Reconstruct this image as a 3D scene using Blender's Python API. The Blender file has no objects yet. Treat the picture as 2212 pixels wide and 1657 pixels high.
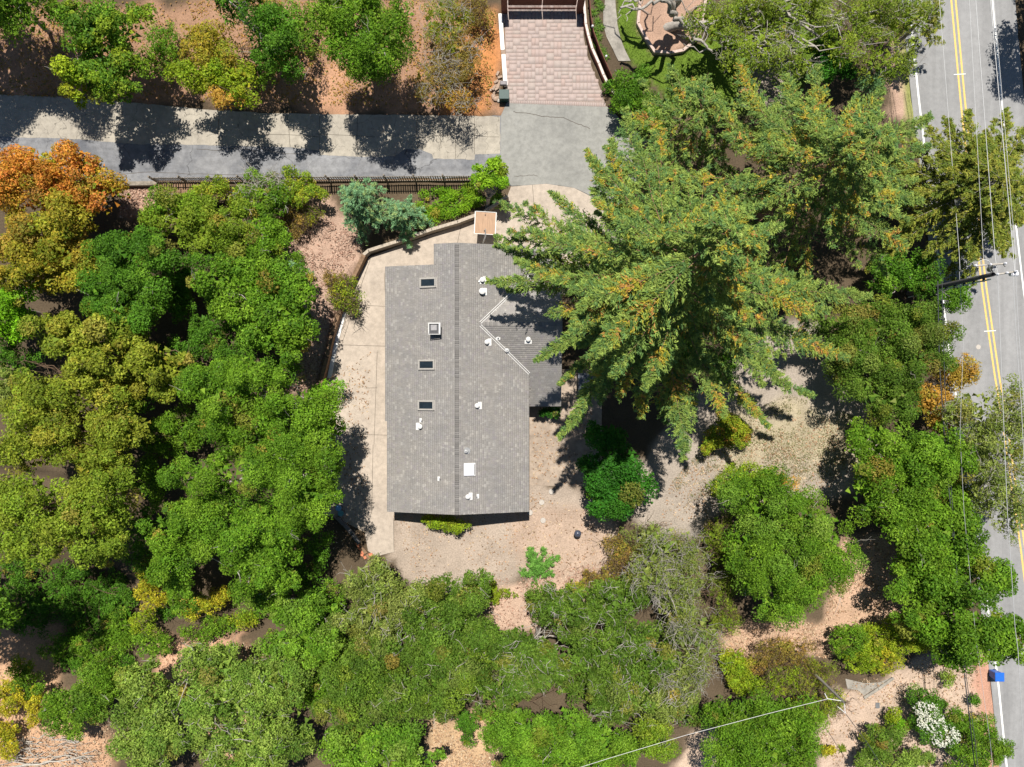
import bpy, bmesh, math, random
import numpy as np
from mathutils import Vector, Matrix

# ------------------------------------------------------------------ camera, sky, sun, exposure
SC = bpy.context.scene
COL = SC.collection
CAM_Z = 60.0
cam_d = bpy.data.cameras.new('camera')
cam_d.sensor_width = 36.0
cam_d.lens = 36.0 * CAM_Z / 85.333
cam_d.clip_start = 0.5
cam_d.clip_end = 6000
cam = bpy.data.objects.new('camera', cam_d)
COL.objects.link(cam)
cam.location = (0, 0, CAM_Z)
cam.rotation_euler = (0, 0, 0)
SC.camera = cam

SHX, SHY = 0.03, -0.42                       # shadow offset on the ground per metre of height
_sd = Vector((-SHX, -SHY, 1.0)).normalized()  # direction towards the sun
SUN_EL = math.asin(_sd.z)
SUN_AZ = math.atan2(_sd.x, _sd.y)
world = bpy.data.worlds.new('World')
SC.world = world
world.use_nodes = True
wn = world.node_tree.nodes
wl = world.node_tree.links
bg = wn['Background']
sky = wn.new('ShaderNodeTexSky')
sky.sky_type = 'NISHITA'
sky.sun_disc = False
sky.sun_elevation = SUN_EL
sky.sun_rotation = SUN_AZ
sky.air_density = 1.0
sky.dust_density = 0.2
sky.ozone_density = 2.0
wl.new(sky.outputs[0], bg.inputs[0])
bg.inputs[1].default_value = 0.05
sun_d = bpy.data.lights.new('sun', 'SUN')
sun_d.energy = 5.0
sun_d.angle = math.radians(0.53)
sun_d.color = (1.0, 0.955, 0.88)
sun = bpy.data.objects.new('sun', sun_d)
COL.objects.link(sun)
sun.rotation_euler = _sd.to_track_quat('Z', 'Y').to_euler()
SC.view_settings.view_transform = 'Standard'
SC.view_settings.look = 'None'
SC.view_settings.exposure = 0.42
SC.view_settings.gamma = 1.0
SC.cycles.max_bounces = 6
SC.cycles.diffuse_bounces = 3
SC.cycles.transmission_bounces = 4
SC.cycles.use_denoising = True

# ------------------------------------------------------------------ helpers
R = random.Random(7)
NR = np.random.default_rng(11)
K = 85.333 / 2212.0            # metres on the ground per survey unit
CX, CY = 1106.0, 828.5

def P(dx, dy, z=0.0):
    """survey unit -> world, for something whose height is z"""
    f = (CAM_Z - z) / CAM_Z
    return ((dx - CX) * K * f, (CY - dy) * K * f, z)

def G(dx, dy):
    return ((dx - CX) * K, (CY - dy) * K)

def F(fx, fy, z=0.0):
    return P(fx / 1.38879, fy / 1.38879, z)

def poly_dist(poly, X, Y):
    """inside mask and distance to the outline"""
    n = len(poly)
    ins = np.zeros(X.shape, bool)
    dist = np.full(X.shape, 1e9)
    for i in range(n):
        x1, y1 = poly[i]
        x2, y2 = poly[(i + 1) % n]
        c = ((y1 > Y) != (y2 > Y)) & (X < (x2 - x1) * (Y - y1) / ((y2 - y1) if y2 != y1 else 1e-9) + x1)
        ins ^= c
        ex, ey = x2 - x1, y2 - y1
        t = np.clip(((X - x1) * ex + (Y - y1) * ey) / (ex * ex + ey * ey + 1e-12), 0, 1)
        dist = np.minimum(dist, np.hypot(X - x1 - t * ex, Y - y1 - t * ey))
    return ins, dist

def sm(a, b, x):
    t = np.clip((x - a) / (b - a), 0, 1)
    return t * t * (3 - 2 * t)

def vnoise(X, Y, s, seed=0):
    """cheap value noise"""
    X = X / s + seed * 17.3
    Y = Y / s - seed * 9.1
    xi, yi = np.floor(X), np.floor(Y)
    fx, fy = X - xi, Y - yi
    fx = fx * fx * (3 - 2 * fx)
    fy = fy * fy * (3 - 2 * fy)
    def h(a, b):
        v = np.sin(a * 127.1 + b * 311.7 + seed * 3.7) * 43758.5453
        return v - np.floor(v)
    return (h(xi, yi) * (1 - fx) + h(xi + 1, yi) * fx) * (1 - fy) + (h(xi, yi + 1) * (1 - fx) + h(xi + 1, yi + 1) * fx) * fy

BANK = [G(*p) for p in [(-900, -900), (1076, -900), (1076, 190), (1060, 235), (1000, 246), (800, 243), (600, 240), (450, 232), (300, 218), (150, 208), (-900, 200)]]
YARD = [G(*p) for p in [(690, 1060), (692, 950), (694, 830), (714, 765), (734, 680), (766, 600), (790, 552), (740, 560), (640, 520), (500, 500), (330, 480), (100, 560), (-100, 600), (-100, 1000), (300, 1060)]]

def ground_h(X, Y):
    X = np.asarray(X, float)
    Y = np.asarray(Y, float)
    ins, d = poly_dist(BANK, X, Y)
    h = np.where(ins, np.minimum(d * 0.22, 2.4), 0.0)
    ins, d = poly_dist(YARD, X, Y)
    h = h + np.where(ins, 0.65 * sm(0.0, 0.8, d), 0.0)
    gx, gy = G(110, 1330)
    h = h - 3.0 * np.exp(-(((X - gx) / 7.5) ** 2 + ((Y - gy) / 5.0) ** 2))
    return h

def gh(x, y):
    return float(ground_h(np.array([x]), np.array([y]))[0])

def tag(o, label=None, cat=None, group=None, kind=None):
    if label: o['label'] = label
    if cat: o['category'] = cat
    if group: o['group'] = group
    if kind: o['kind'] = kind
    return o

def empty(name, loc, label=None, cat=None, group=None, rz=0.0):
    o = bpy.data.objects.new(name, None)
    COL.objects.link(o)
    o.location = loc
    o.rotation_euler = (0, 0, rz)
    o.empty_display_size = 0.3
    return tag(o, label, cat, group)

def link(name, me, parent=None, mats=None, loc=None):
    o = bpy.data.objects.new(name, me)
    COL.objects.link(o)
    if mats is not None and len(me.materials) == 0:
        for m in (mats if isinstance(mats, (list, tuple)) else [mats]):
            me.materials.append(m)
    if parent is not None:
        o.parent = parent
    if loc is not None:
        o.location = loc
    return o

def bm_obj(name, bm, mat, parent=None, smooth=False, loc=None):
    me = bpy.data.meshes.new(name)
    bm.normal_update()
    bm.to_mesh(me)
    bm.free()
    if smooth:
        me.polygons.foreach_set('use_smooth', [True] * len(me.polygons))
    return link(name, me, parent, mat, loc)

def box(bm, c, s, rz=0.0, bev=0.0, rot=None):
    m = Matrix.Translation(c) @ (rot if rot is not None else Matrix.Rotation(rz, 4, 'Z')) @ Matrix.Diagonal((s[0], s[1], s[2], 1))
    r = bmesh.ops.create_cube(bm, size=1.0, matrix=m)
    if bev > 0:
        es = {e for v in r['verts'] for e in v.link_edges}
        bmesh.ops.bevel(bm, geom=list(es), offset=bev, segments=1, affect='EDGES')

def cyl(bm, c, r1, r2, h, n=12, rot=None):
    m = Matrix.Translation(c) @ (rot if rot is not None else Matrix()) @ Matrix.Translation((0, 0, h / 2))
    bmesh.ops.create_cone(bm, cap_ends=True, segments=n, radius1=r1, radius2=r2, depth=h, matrix=m)

def ball(bm, c, r, sz=1.0, n=10):
    m = Matrix.Translation(c) @ Matrix.Diagonal((r, r, r * sz, 1))
    bmesh.ops.create_uvsphere(bm, u_segments=n, v_segments=max(5, n // 2), radius=1.0, matrix=m)

def tube_arrays(pts, rad, sides=5):
    """tapered tube as vertex and quad arrays"""
    pts = np.asarray(pts, float)
    n = len(pts)
    rad = np.asarray(rad, float) if np.ndim(rad) else np.full(n, float(rad))
    tg = np.gradient(pts, axis=0)
    tg /= np.linalg.norm(tg, axis=1, keepdims=True) + 1e-9
    up = np.where(np.abs(tg[:, 2:3]) > 0.9, np.array([[1.0, 0, 0]]), np.array([[0, 0, 1.0]]))
    a = np.cross(tg, up)
    a /= np.linalg.norm(a, axis=1, keepdims=True) + 1e-9
    b = np.cross(tg, a)
    th = np.arange(sides) / sides * 2 * math.pi
    ring = a[:, None, :] * np.cos(th)[None, :, None] + b[:, None, :] * np.sin(th)[None, :, None]
    V = (pts[:, None, :] + ring * rad[:, None, None]).reshape(-1, 3)
    i = np.arange(n - 1)[:, None] * sides
    j = np.arange(sides)[None, :]
    j2 = (j + 1) % sides
    Q = np.stack([i + j, i + j2, i + sides + j2, i + sides + j], -1).reshape(-1, 4)
    return V, Q

class Mesh:
    """collects vertex / quad arrays (and one colour per vertex)"""
    def __init__(s):
        s.V, s.Q, s.C, s.n = [], [], [], 0
    def add(s, V, Q, c=None):
        s.V.append(V)
        s.Q.append(Q + s.n)
        if c is not None:
            c = np.asarray(c, float)
            s.C.append(np.broadcast_to(c, (len(V), 3)) if c.ndim == 1 else c)
        s.n += len(V)
    def tube(s, pts, rad, sides=5, c=None):
        V, Q = tube_arrays(pts, rad, sides)
        s.add(V, Q, c)
    def mesh(s, name, smooth=False):
        V = np.concatenate(s.V).astype(np.float32)
        Q = np.concatenate(s.Q).astype(np.int32)
        me = bpy.data.meshes.new(name)
        me.vertices.add(len(V))
        me.vertices.foreach_set('co', V.ravel())
        me.loops.add(Q.size)
        me.loops.foreach_set('vertex_index', Q.ravel())
        me.polygons.add(len(Q))
        k_ = Q.shape[1]
        me.polygons.foreach_set('loop_start', np.arange(0, Q.size, k_, dtype=np.int32))
        me.polygons.foreach_set('loop_total', np.full(len(Q), k_, np.int32))
        if smooth:
            me.polygons.foreach_set('use_smooth', np.ones(len(Q), bool))
        if s.C:
            C = np.concatenate(s.C)
            a = me.attributes.new('Col', 'FLOAT_COLOR', 'POINT')
            a.data.foreach_set('color', np.concatenate([C, np.ones((len(C), 1))], 1).astype(np.float32).ravel())
        me.update(calc_edges=True)
        return me
    def obj(s, name, mat, parent=None, smooth=False, off=(0, 0, 0)):
        if any(off):
            s.V = [v - np.asarray(off) for v in s.V]
        return link(name, s.mesh(name, smooth), parent, mat)

# ------------------------------------------------------------------ materials
def new_mat(name):
    m = bpy.data.materials.new(name)
    m.use_nodes = True
    nt = m.node_tree
    b = nt.nodes['Principled BSDF']
    return m, nt, b

def ramp(nt, fac, stops):
    r = nt.nodes.new('ShaderNodeValToRGB')
    el = r.color_ramp.elements
    while len(el) < len(stops):
        el.new(0.5)
    for e, (p, c) in zip(el, stops):
        e.position = p
        e.color = (*c, 1) if len(c) == 3 else c
    nt.links.new(fac, r.inputs[0])
    return r.outputs[0]

def noise(nt, vec, scale, detail=6, rough=0.6, dist=0.0):
    n = nt.nodes.new('ShaderNodeTexNoise')
    n.inputs['Scale'].default_value = scale
    n.inputs['Detail'].default_value = detail
    n.inputs['Roughness'].default_value = rough
    n.inputs['Distortion'].default_value = dist
    nt.links.new(vec, n.inputs['Vector'])
    return n.outputs[0]

def mixc(nt, fac, a, b, mode='MIX'):
    m = nt.nodes.new('ShaderNodeMix')
    m.data_type = 'RGBA'
    m.blend_type = mode
    for sock, v in ((m.inputs[0], fac), (m.inputs[6], a), (m.inputs[7], b)):
        if isinstance(v, (int, float)):
            sock.default_value = v
        elif isinstance(v, (tuple, list)):
            sock.default_value = (*v, 1) if len(v) == 3 else v
        else:
            nt.links.new(v, sock)
    return m.outputs[2]

def pos(nt, scale=(1, 1, 1), rz=0.0):
    g = nt.nodes.new('ShaderNodeNewGeometry')
    m = nt.nodes.new('ShaderNodeMapping')
    m.inputs['Scale'].default_value = scale
    m.inputs['Rotation'].default_value = (0, 0, rz)
    nt.links.new(g.outputs['Position'], m.inputs[0])
    return m.outputs[0]

def bump(nt, b, h, strength=0.3, dist=0.02):
    n = nt.nodes.new('ShaderNodeBump')
    n.inputs['Strength'].default_value = strength
    n.inputs['Distance'].default_value = dist
    nt.links.new(h, n.inputs['Height'])
    nt.links.new(n.outputs[0], b.inputs['Normal'])

def simple(name, col, rough=0.7, var=0.25, scale=6.0, metal=0.0, spec=0.3, stretch=(1, 1, 1)):
    m, nt, b = new_mat(name)
    v = pos(nt, stretch)
    n = noise(nt, v, scale, 5, 0.65)
    lo = tuple(c * (1 - var) for c in col)
    hi = tuple(min(1, c * (1 + var)) for c in col)
    nt.links.new(ramp(nt, n, [(0.3, lo), (0.7, hi)]), b.inputs['Base Color'])
    b.inputs['Roughness'].default_value = rough
    b.inputs['Metallic'].default_value = metal
    b.inputs['Specular IOR Level'].default_value = spec
    bump(nt, b, n, 0.15, 0.01)
    return m

def leaf_mat(name, trans=0.30, rough=0.6, spec=0.15):
    m, nt, b = new_mat(name)
    a = nt.nodes.new('ShaderNodeVertexColor')
    a.layer_name = 'Col'
    nt.links.new(a.outputs[0], b.inputs['Base Color'])
    b.inputs['Roughness'].default_value = rough
    b.inputs['Specular IOR Level'].default_value = spec
    t = nt.nodes.new('ShaderNodeBsdfTranslucent')
    br = mixc(nt, 1.0, a.outputs[0], (1.25, 1.2, 0.7), 'MULTIPLY')
    nt.links.new(br, t.inputs[0])
    mx = nt.nodes.new('ShaderNodeMixShader')
    mx.inputs[0].default_value = trans
    nt.links.new(b.outputs[0], mx.inputs[1])
    nt.links.new(t.outputs[0], mx.inputs[2])
    nt.links.new(mx.outputs[0], nt.nodes['Material Output'].inputs[0])
    return m

def vcol_mat(name, rough=0.85, spec=0.2, nscale=30.0, var=0.35, bs=0.4):
    m, nt, b = new_mat(name)
    a = nt.nodes.new('ShaderNodeVertexColor')
    a.layer_name = 'Col'
    v = pos(nt)
    n = noise(nt, v, nscale, 6, 0.7)
    f = ramp(nt, n, [(0.25, (1 - var,) * 3), (0.75, (1 + var,) * 3)])
    nt.links.new(mixc(nt, 1.0, a.outputs[0], f, 'MULTIPLY'), b.inputs['Base Color'])
    b.inputs['Roughness'].default_value = rough
    b.inputs['Specular IOR Level'].default_value = spec
    bump(nt, b, n, bs, 0.02)
    return m

def paved(name, col, dark, crack=True, streak=None, cscale=0.35, grain=55.0, stain=0.5):
    m, nt, b = new_mat(name)
    v = pos(nt)
    n1 = noise(nt, v, 0.35, 8, 0.6, 0.4)
    n2 = noise(nt, v, grain, 3, 0.7)
    n3 = noise(nt, v, 2.2, 7, 0.7)
    c = ramp(nt, n1, [(0.32, dark), (0.62, col)])
    f = ramp(nt, n3, [(0.3, (1 - stain * 0.45,) * 3), (0.6, (1.06,) * 3)])
    c = mixc(nt, 1.0, c, f, 'MULTIPLY')
    g = ramp(nt, n2, [(0.3, (0.84,) * 3), (0.7, (1.14,) * 3)])
    c = mixc(nt, 1.0, c, g, 'MULTIPLY')
    if streak:
        vs = pos(nt, streak[0], streak[1])
        ns = noise(nt, vs, 1.0, 5, 0.6)
        c = mixc(nt, 1.0, c, ramp(nt, ns, [(0.32, (0.86,) * 3), (0.68, (1.12,) * 3)]), 'MULTIPLY')
    if crack:
        w = nt.nodes.new('ShaderNodeVectorMath')
        w.operation = 'ADD'
        wn_ = nt.nodes.new('ShaderNodeTexNoise')
        wn_.inputs['Scale'].default_value = 1.3
        wn_.inputs['Detail'].default_value = 5
        nt.links.new(v, wn_.inputs['Vector'])
        nt.links.new(v, w.inputs[0])
        nt.links.new(wn_.outputs[1], w.inputs[1])
        vo = nt.nodes.new('ShaderNodeTexVoronoi')
        vo.feature = 'DISTANCE_TO_EDGE'
        vo.inputs['Scale'].default_value = cscale
        nt.links.new(w.outputs[0], vo.inputs['Vector'])
        lim = ramp(nt, vo.outputs[0], [(0.0, (0.45,) * 3), (0.005, (0.6,) * 3), (0.010, (1,) * 3)])
        patch = ramp(nt, noise(nt, v, 0.18, 3), [(0.42, (0, 0, 0)), (0.52, (1, 1, 1))])
        c = mixc(nt, patch, c, mixc(nt, 1.0, c, lim, 'MULTIPLY'))
    nt.links.new(c, b.inputs['Base Color'])
    b.inputs['Roughness'].default_value = 0.9
    b.inputs['Specular IOR Level'].default_value = 0.2
    bump(nt, b, n2, 0.35, 0.01)
    return m

M = {}
M['leaf'] = leaf_mat('leaf')
M['needle'] = leaf_mat('needle', 0.2, 0.6, 0.15)
M['bark_grey'] = simple('bark_grey', (0.34, 0.31, 0.27), 0.9, 0.35, 9, stretch=(1, 1, 0.3))
M['bark_pale'] = simple('bark_pale', (0.42, 0.385, 0.335), 0.9, 0.3, 9)
M['bark_brown'] = simple('bark_brown', (0.13, 0.085, 0.055), 0.95, 0.4, 9, stretch=(1, 1, 0.3))
M['bark_red'] = simple('bark_red', (0.30, 0.17, 0.11), 0.95, 0.35, 9, stretch=(1, 1, 0.3))
M['ground'] = vcol_mat('soil', 0.95, 0.1, 9.0, 0.42, 0.6)
M['litter'] = vcol_mat('dry_leaf', 0.8, 0.2, 40.0, 0.2, 0.1)
M['shingle'] = vcol_mat('asphalt_shingle', 0.92, 0.15, 60.0, 0.20, 0.5)
_nt = M['shingle'].node_tree
_b = _nt.nodes['Principled BSDF']
_src = _b.inputs['Base Color'].links[0].from_socket
_n = noise(_nt, pos(_nt, (1, 1, 1)), 0.45, 7, 0.65, 0.6)
_n2 = noise(_nt, pos(_nt, (0.35, 2.2, 1)), 1.0, 5, 0.6)
_c = mixc(_nt, 1.0, _src, ramp(_nt, _n, [(0.3, (0.90, 0.91, 0.93)), (0.7, (1.07, 1.05, 1.02))]), 'MULTIPLY')
_nt.links.new(mixc(_nt, 1.0, _c, ramp(_nt, _n2, [(0.35, (0.93,) * 3), (0.65, (1.04,) * 3)]), 'MULTIPLY'), _b.inputs['Base Color'])
M['road'] = paved('road_asphalt', (0.275, 0.272, 0.27), (0.24, 0.238, 0.236), False, ((1.1, 0.05, 1), -0.12), 0.12, 60, 0.25)
M['lane'] = paved('lane_asphalt', (0.25, 0.25, 0.255), (0.13, 0.135, 0.15), True, ((0.12, 1.3, 1), 0.02), 0.3, 55, 0.7)
M['apron'] = paved('apron_asphalt', (0.29, 0.285, 0.262), (0.235, 0.232, 0.215), False, None, 0.2, 55, 0.5)
M['old_concrete'] = paved('old_concrete', (0.40, 0.36, 0.295), (0.31, 0.28, 0.235), True, None, 0.55, 45, 0.5)
M['concrete'] = paved('drive_concrete', (0.455, 0.385, 0.315), (0.38, 0.32, 0.262), False, None, 0.16, 40, 0.5)
M['patio'] = paved('patio_concrete', (0.40, 0.32, 0.25), (0.30, 0.24, 0.19), False, None, 0.2, 40, 0.7)
M['walk'] = paved('walk_concrete', (0.36, 0.33, 0.285), (0.24, 0.22, 0.19), True, None, 0.5, 40, 0.7)
M['joint'] = simple('joint_sealant', (0.09, 0.075, 0.06), 0.95, 0.3)
M['white_paint'] = simple('white_paint', (0.78, 0.77, 0.74), 0.7, 0.12, 14)
M['yellow_paint'] = simple('yellow_paint', (0.72, 0.47, 0.14), 0.7, 0.18, 14)
M['white_metal'] = simple('white_metal', (0.62, 0.61, 0.59), 0.6, 0.14, 9)
M['grey_metal'] = simple('grey_metal', (0.36, 0.36, 0.36), 0.45, 0.15, 8, 0.5)
M['dark_metal'] = simple('dark_metal', (0.05, 0.05, 0.055), 0.5, 0.2, 8, 0.4)
M['sky_frame'] = simple('skylight_frame', (0.33, 0.31, 0.28), 0.6, 0.15, 10)
M['wood_wall'] = simple('weathered_timber', (0.20, 0.125, 0.075), 0.9, 0.4, 5, stretch=(1, 1, 4))
M['fence_wood'] = simple('fence_timber', (0.24, 0.205, 0.165), 0.9, 0.4, 5)
M['gate_wood'] = simple('gate_timber', (0.15, 0.060, 0.042), 0.8, 0.35, 4, stretch=(0.4, 3, 6))
M['beam_pink'] = simple('planter_timber', (0.50, 0.38, 0.33), 0.9, 0.25, 5)
M['board_wood'] = simple('plywood', (0.46, 0.30, 0.195), 0.75, 0.18, 3, stretch=(4, 0.5, 1))
M['stucco'] = simple('stucco', (0.55, 0.49, 0.40), 0.95, 0.1, 20)
M['kerb_white'] = simple('kerb_render', (0.80, 0.79, 0.76), 0.9, 0.08, 10)
M['paver'] = vcol_mat('paver', 0.9, 0.2, 22.0, 0.16, 0.3)
M['grout'] = simple('paver_grout', (0.30, 0.24, 0.21), 0.95, 0.2)
M['block'] = simple('concrete_block', (0.34, 0.25, 0.19), 0.95, 0.35, 7)
M['blue_plastic'] = simple('blue_plastic', (0.02, 0.13, 0.55), 0.4, 0.12, 6, 0, 0.5)
M['blue_lid'] = simple('drum_lid', (0.16, 0.36, 0.62), 0.5, 0.15, 6)
M['green_box'] = simple('utility_green', (0.015, 0.05, 0.045), 0.5, 0.2, 6)
M['pole'] = simple('pole_timber', (0.13, 0.12, 0.125), 0.9, 0.3, 6, stretch=(2, 2, 0.3))
M['wire'] = simple('aluminium_wire', (0.50, 0.50, 0.50), 0.5, 0.05, 3, 0.3)
M['cable'] = simple('black_cable', (0.045, 0.05, 0.055), 0.6, 0.1, 3)
M['porcelain'] = simple('porcelain', (0.72, 0.72, 0.76), 0.3, 0.06, 6)
M['conduit'] = simple('pale_conduit', (0.70, 0.78, 0.70), 0.5, 0.08, 6)
M['terracotta'] = simple('terracotta', (0.55, 0.20, 0.11), 0.9, 0.25, 8)
M['stone'] = simple('stepping_stone', (0.44, 0.40, 0.355), 0.95, 0.15, 12)
M['dark_panel'] = simple('dark_roof_panel', (0.10, 0.11, 0.13), 0.8, 0.25, 5)
M['glass_globe'] = simple('opal_glass', (0.75, 0.75, 0.78), 0.3, 0.04, 3)

def glass_mat():
    m, nt, b = new_mat('skylight_glass')
    b.inputs['Base Color'].default_value = (0.012, 0.02, 0.026, 1)
    b.inputs['Roughness'].default_value = 0.08
    b.inputs['Specular IOR Level'].default_value = 0.8
    n = noise(nt, pos(nt), 2.0, 3)
    nt.links.new(ramp(nt, n, [(0.3, (0.010, 0.015, 0.018)), (0.7, (0.02, 0.03, 0.038))]), b.inputs['Base Color'])
    return m
M['glass'] = glass_mat()

# ------------------------------------------------------------------ ground sheet
def axis(lo, hi, step):
    a = list(np.arange(lo, hi + 1e-6, step))
    s, p = step, a[-1]
    while p < 2500:
        s *= 1.5
        p += s
        a.append(p)
    s, p = step, a[0]
    while p > -2500:
        s *= 1.5
        p -= s
        a.insert(0, p)
    return np.array(a)

gx = axis(-46, 46, 0.42)
gy = axis(-35, 35, 0.42)
GX, GY = np.meshgrid(gx, gy)
GZ = ground_h(GX, GY) + 0.10 * (vnoise(GX, GY, 1.7, 1) - 0.6) * (np.abs(GX) < 60)
FLAT = []          # paved outlines filled in below; soil lies a little under them

LANE = [(-160, 398), (-160, 205), (0, 208), (150, 214), (300, 226), (450, 240), (560, 246), (680, 249), (800, 251), (1000, 252), (1082, 250), (1094, 221), (1311, 230), (1345, 262), (1400, 305), (1370, 400), (1330, 450), (1290, 430), (1240, 406), (1180, 397), (1105, 402), (1088, 392), (1020, 384), (700, 388), (345, 392)]
DRIVE = [(1104, 403), (1180, 397), (1240, 406), (1300, 436), (1345, 470), (1345, 620), (1200, 640), (1000, 640), (1000, 1090), (850, 1112), (852, 1192), (812, 1202), (795, 1190), (788, 1150), (735, 1122), (696, 1110), (692, 950), (698, 830), (719, 765), (740, 680), (772, 602), (797, 556), (860, 532), (935, 506), (1045, 470), (1092, 434)]
PATIO = [(1120, 890), (1150, 800), (1300, 795), (1300, 1052), (1120, 1048)]
PAVER = [(1086, -40), (1092, 119), (1096, 222), (1309, 230), (1296, 190), (1280, 150), (1268, 119), (1259, 68), (1256, 0), (1254, -40)]
WALK = [(1312, -30), (1303, 25), (1303, 50), (1310, 80), (1323, 105), (1336, 132), (1362, 132), (1350, 108), (1341, 85), (1333, 50), (1329, 0), (1330, -30)]
PATH2 = [(1826, 1466), (1850, 1472), (1870, 1476), (1900, 1474), (1928, 1462), (1866, 1502), (1852, 1490), (1830, 1488)]

def wl_x(fy):   # white edge line of the road
    return np.interp(fy, [-400, 130, 296, 920, 1017, 1262, 1323, 1719, 1807, 2043, 2224, 2700], [2681, 2739, 2756, 2831, 2843, 2878, 2888, 2950, 2961, 2994, 3012, 3062])
def yl_x(fy):
    return np.interp(fy, [-400, 0, 324, 860, 1151, 1230, 1369, 1461, 1627, 2300, 2700], [2822, 2860, 2890, 2952, 2994, 3009, 3028, 3041, 3066, 3150, 3196])
ry_ = np.linspace(-400, 2700, 63)
ROAD = [((wl_x(y) - 22) / 1.38879, y / 1.38879) for y in ry_] + [((yl_x(y) + 185) / 1.38879, y / 1.38879) for y in ry_[::-1]]

def under(poly, depth=0.12, blend=0.15):
    global GZ
    ins, d = poly_dist([G(*p) for p in poly], GX, GY)
    w = np.where(ins, sm(0.0, blend, d), 0)
    GZ = GZ * (1 - w) + (-depth) * w
for p_ in (LANE, DRIVE, PATIO, PAVER, WALK, PATH2, ROAD):
    under(p_)

base = np.zeros(GX.shape + (3,))
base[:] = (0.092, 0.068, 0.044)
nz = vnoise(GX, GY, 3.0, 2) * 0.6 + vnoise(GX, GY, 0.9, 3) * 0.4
base *= (0.72 + 0.56 * nz)[..., None]
def zone(poly, col, soft=0.9, amt=1.0, jag=1.0):
    """soil / litter / dry grass of another colour"""
    ins, d = poly_dist([G(*p) for p in poly], GX, GY)
    sd = np.where(ins, d, -d) + jag * (vnoise(GX, GY, 1.3, 5) - 0.5) + 0.5 * jag * (vnoise(GX, GY, 0.5, 6) - 0.5)
    w = (sm(-soft / 2, soft / 2, sd) * amt)[..., None]
    v = (0.86 + 0.28 * vnoise(GX, GY, 0.7, 8))[..., None]
    base[:] = base * (1 - w) + np.array(col) * v * w
PINK = (0.365, 0.25, 0.188)
zone([(600, 440), (700, 420), (780, 500), (790, 560), (740, 680), (700, 830), (640, 850), (620, 560)], PINK)
zone([(260, 390), (440, 400), (440, 470), (260, 470)], (0.37, 0.235, 0.17))
zone([(-100, 30), (1076, 20), (1076, 245), (-100, 205)], (0.33, 0.195, 0.125))
zone([(990, 20), (1078, 20), (1076, 190), (1050, 245), (960, 245), (1000, 120)], (0.46, 0.20, 0.075), 1.2)
zone([(690, 150), (760, 160), (740, 245), (680, 245)], (0.46, 0.26, 0.16))
zone([(843, 1105), (1145, 1045), (1260, 1050), (1340, 1130), (1330, 1230), (1230, 1270), (1130, 1260), (1000, 1300), (900, 1280), (845, 1200)], (0.345, 0.280, 0.225))
zone([(1100, 1110), (1300, 1080), (1330, 1200), (1230, 1260), (1120, 1230)], (0.41, 0.295, 0.22), 1.5, 0.7)
zone([(1020, 1270), (1320, 1220), (1250, 1320), (1110, 1370), (1040, 1360)], (0.43, 0.305, 0.228))
zone([(1640, 690), (1760, 700), (1860, 850), (1920, 990), (1860, 1060), (1700, 1080), (1560, 1110), (1470, 1160), (1380, 1160), (1360, 1050), (1440, 900), (1560, 800)], (0.315, 0.268, 0.222))
zone([(1600, 900), (1700, 860), (1850, 920), (1860, 1000), (1720, 1030), (1560, 1000)], (0.37, 0.315, 0.19), 2.2, 0.6, 2.5)
zone([(1820, 1160), (1930, 1150), (1960, 1350), (1850, 1420), (1560, 1420), (1550, 1360), (1780, 1340)], (0.43, 0.285, 0.195))
zone([(1480, 1600), (1540, 1560), (1560, 1700), (1450, 1700)], (0.48, 0.36, 0.27))
zone([(930, 1560), (1090, 1520), (1060, 1700), (930, 1700)], (0.44, 0.30, 0.175))
zone([(1760, 1500), (1860, 1490), (1990, 1420), (2120, 1400), (2165, 1700), (1760, 1700)], (0.43, 0.325, 0.25))
zone([(2100, 1420), (2140, 1420), (2172, 1560), (2180, 1700), (2120, 1700)], (0.42, 0.235, 0.165))
zone([(330, 1380), (520, 1370), (560, 1500), (640, 1600), (480, 1657), (330, 1480)], (0.48, 0.285, 0.185), 1.2)
zone([(-60, 1340), (90, 1370), (120, 1500), (250, 1600), (220, 1720), (-60, 1720)], (0.46, 0.285, 0.175), 1.4)
zone([(1925, 90), (1985, 90), (1990, 260), (1920, 260)], (0.42, 0.285, 0.215))
zone([(1948, 90), (1972, 90), (1985, 300), (1960, 300)], (0.20, 0.23, 0.06), 0.6, 0.85, 0.5)
LAWN = [(1331, -30), (1392, -30), (1380, 0), (1374, 56), (1410, 118), (1450, 124), (1520, 90), (1620, -30), (1760, -30), (1780, 120), (1700, 240), (1460, 250), (1400, 160), (1362, 132), (1350, 108), (1340, 85), (1334, 50)]
zone(LAWN, (0.105, 0.165, 0.022), 0.35, 1.0, 0.25)
zone([(1382, -30), (1376, 56), (1413, 116), (1448, 117), (1506, 84), (1530, -30)], (0.36, 0.235, 0.17), 0.3, 1.0, 0.2)
zone([(1620, 120), (1720, 100), (1700, 230), (1600, 220)], (0.27, 0.22, 0.19), 0.8)
gm = Mesh()
nyy, nxx = GX.shape
idx = np.arange(nyy * nxx).reshape(nyy, nxx)
Qg = np.stack([idx[:-1, :-1], idx[:-1, 1:], idx[1:, 1:], idx[1:, :-1]], -1).reshape(-1, 4)
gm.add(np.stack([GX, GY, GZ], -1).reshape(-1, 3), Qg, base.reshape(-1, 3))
tag(gm.obj('ground', M['ground'], None, True), kind='structure')

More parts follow.
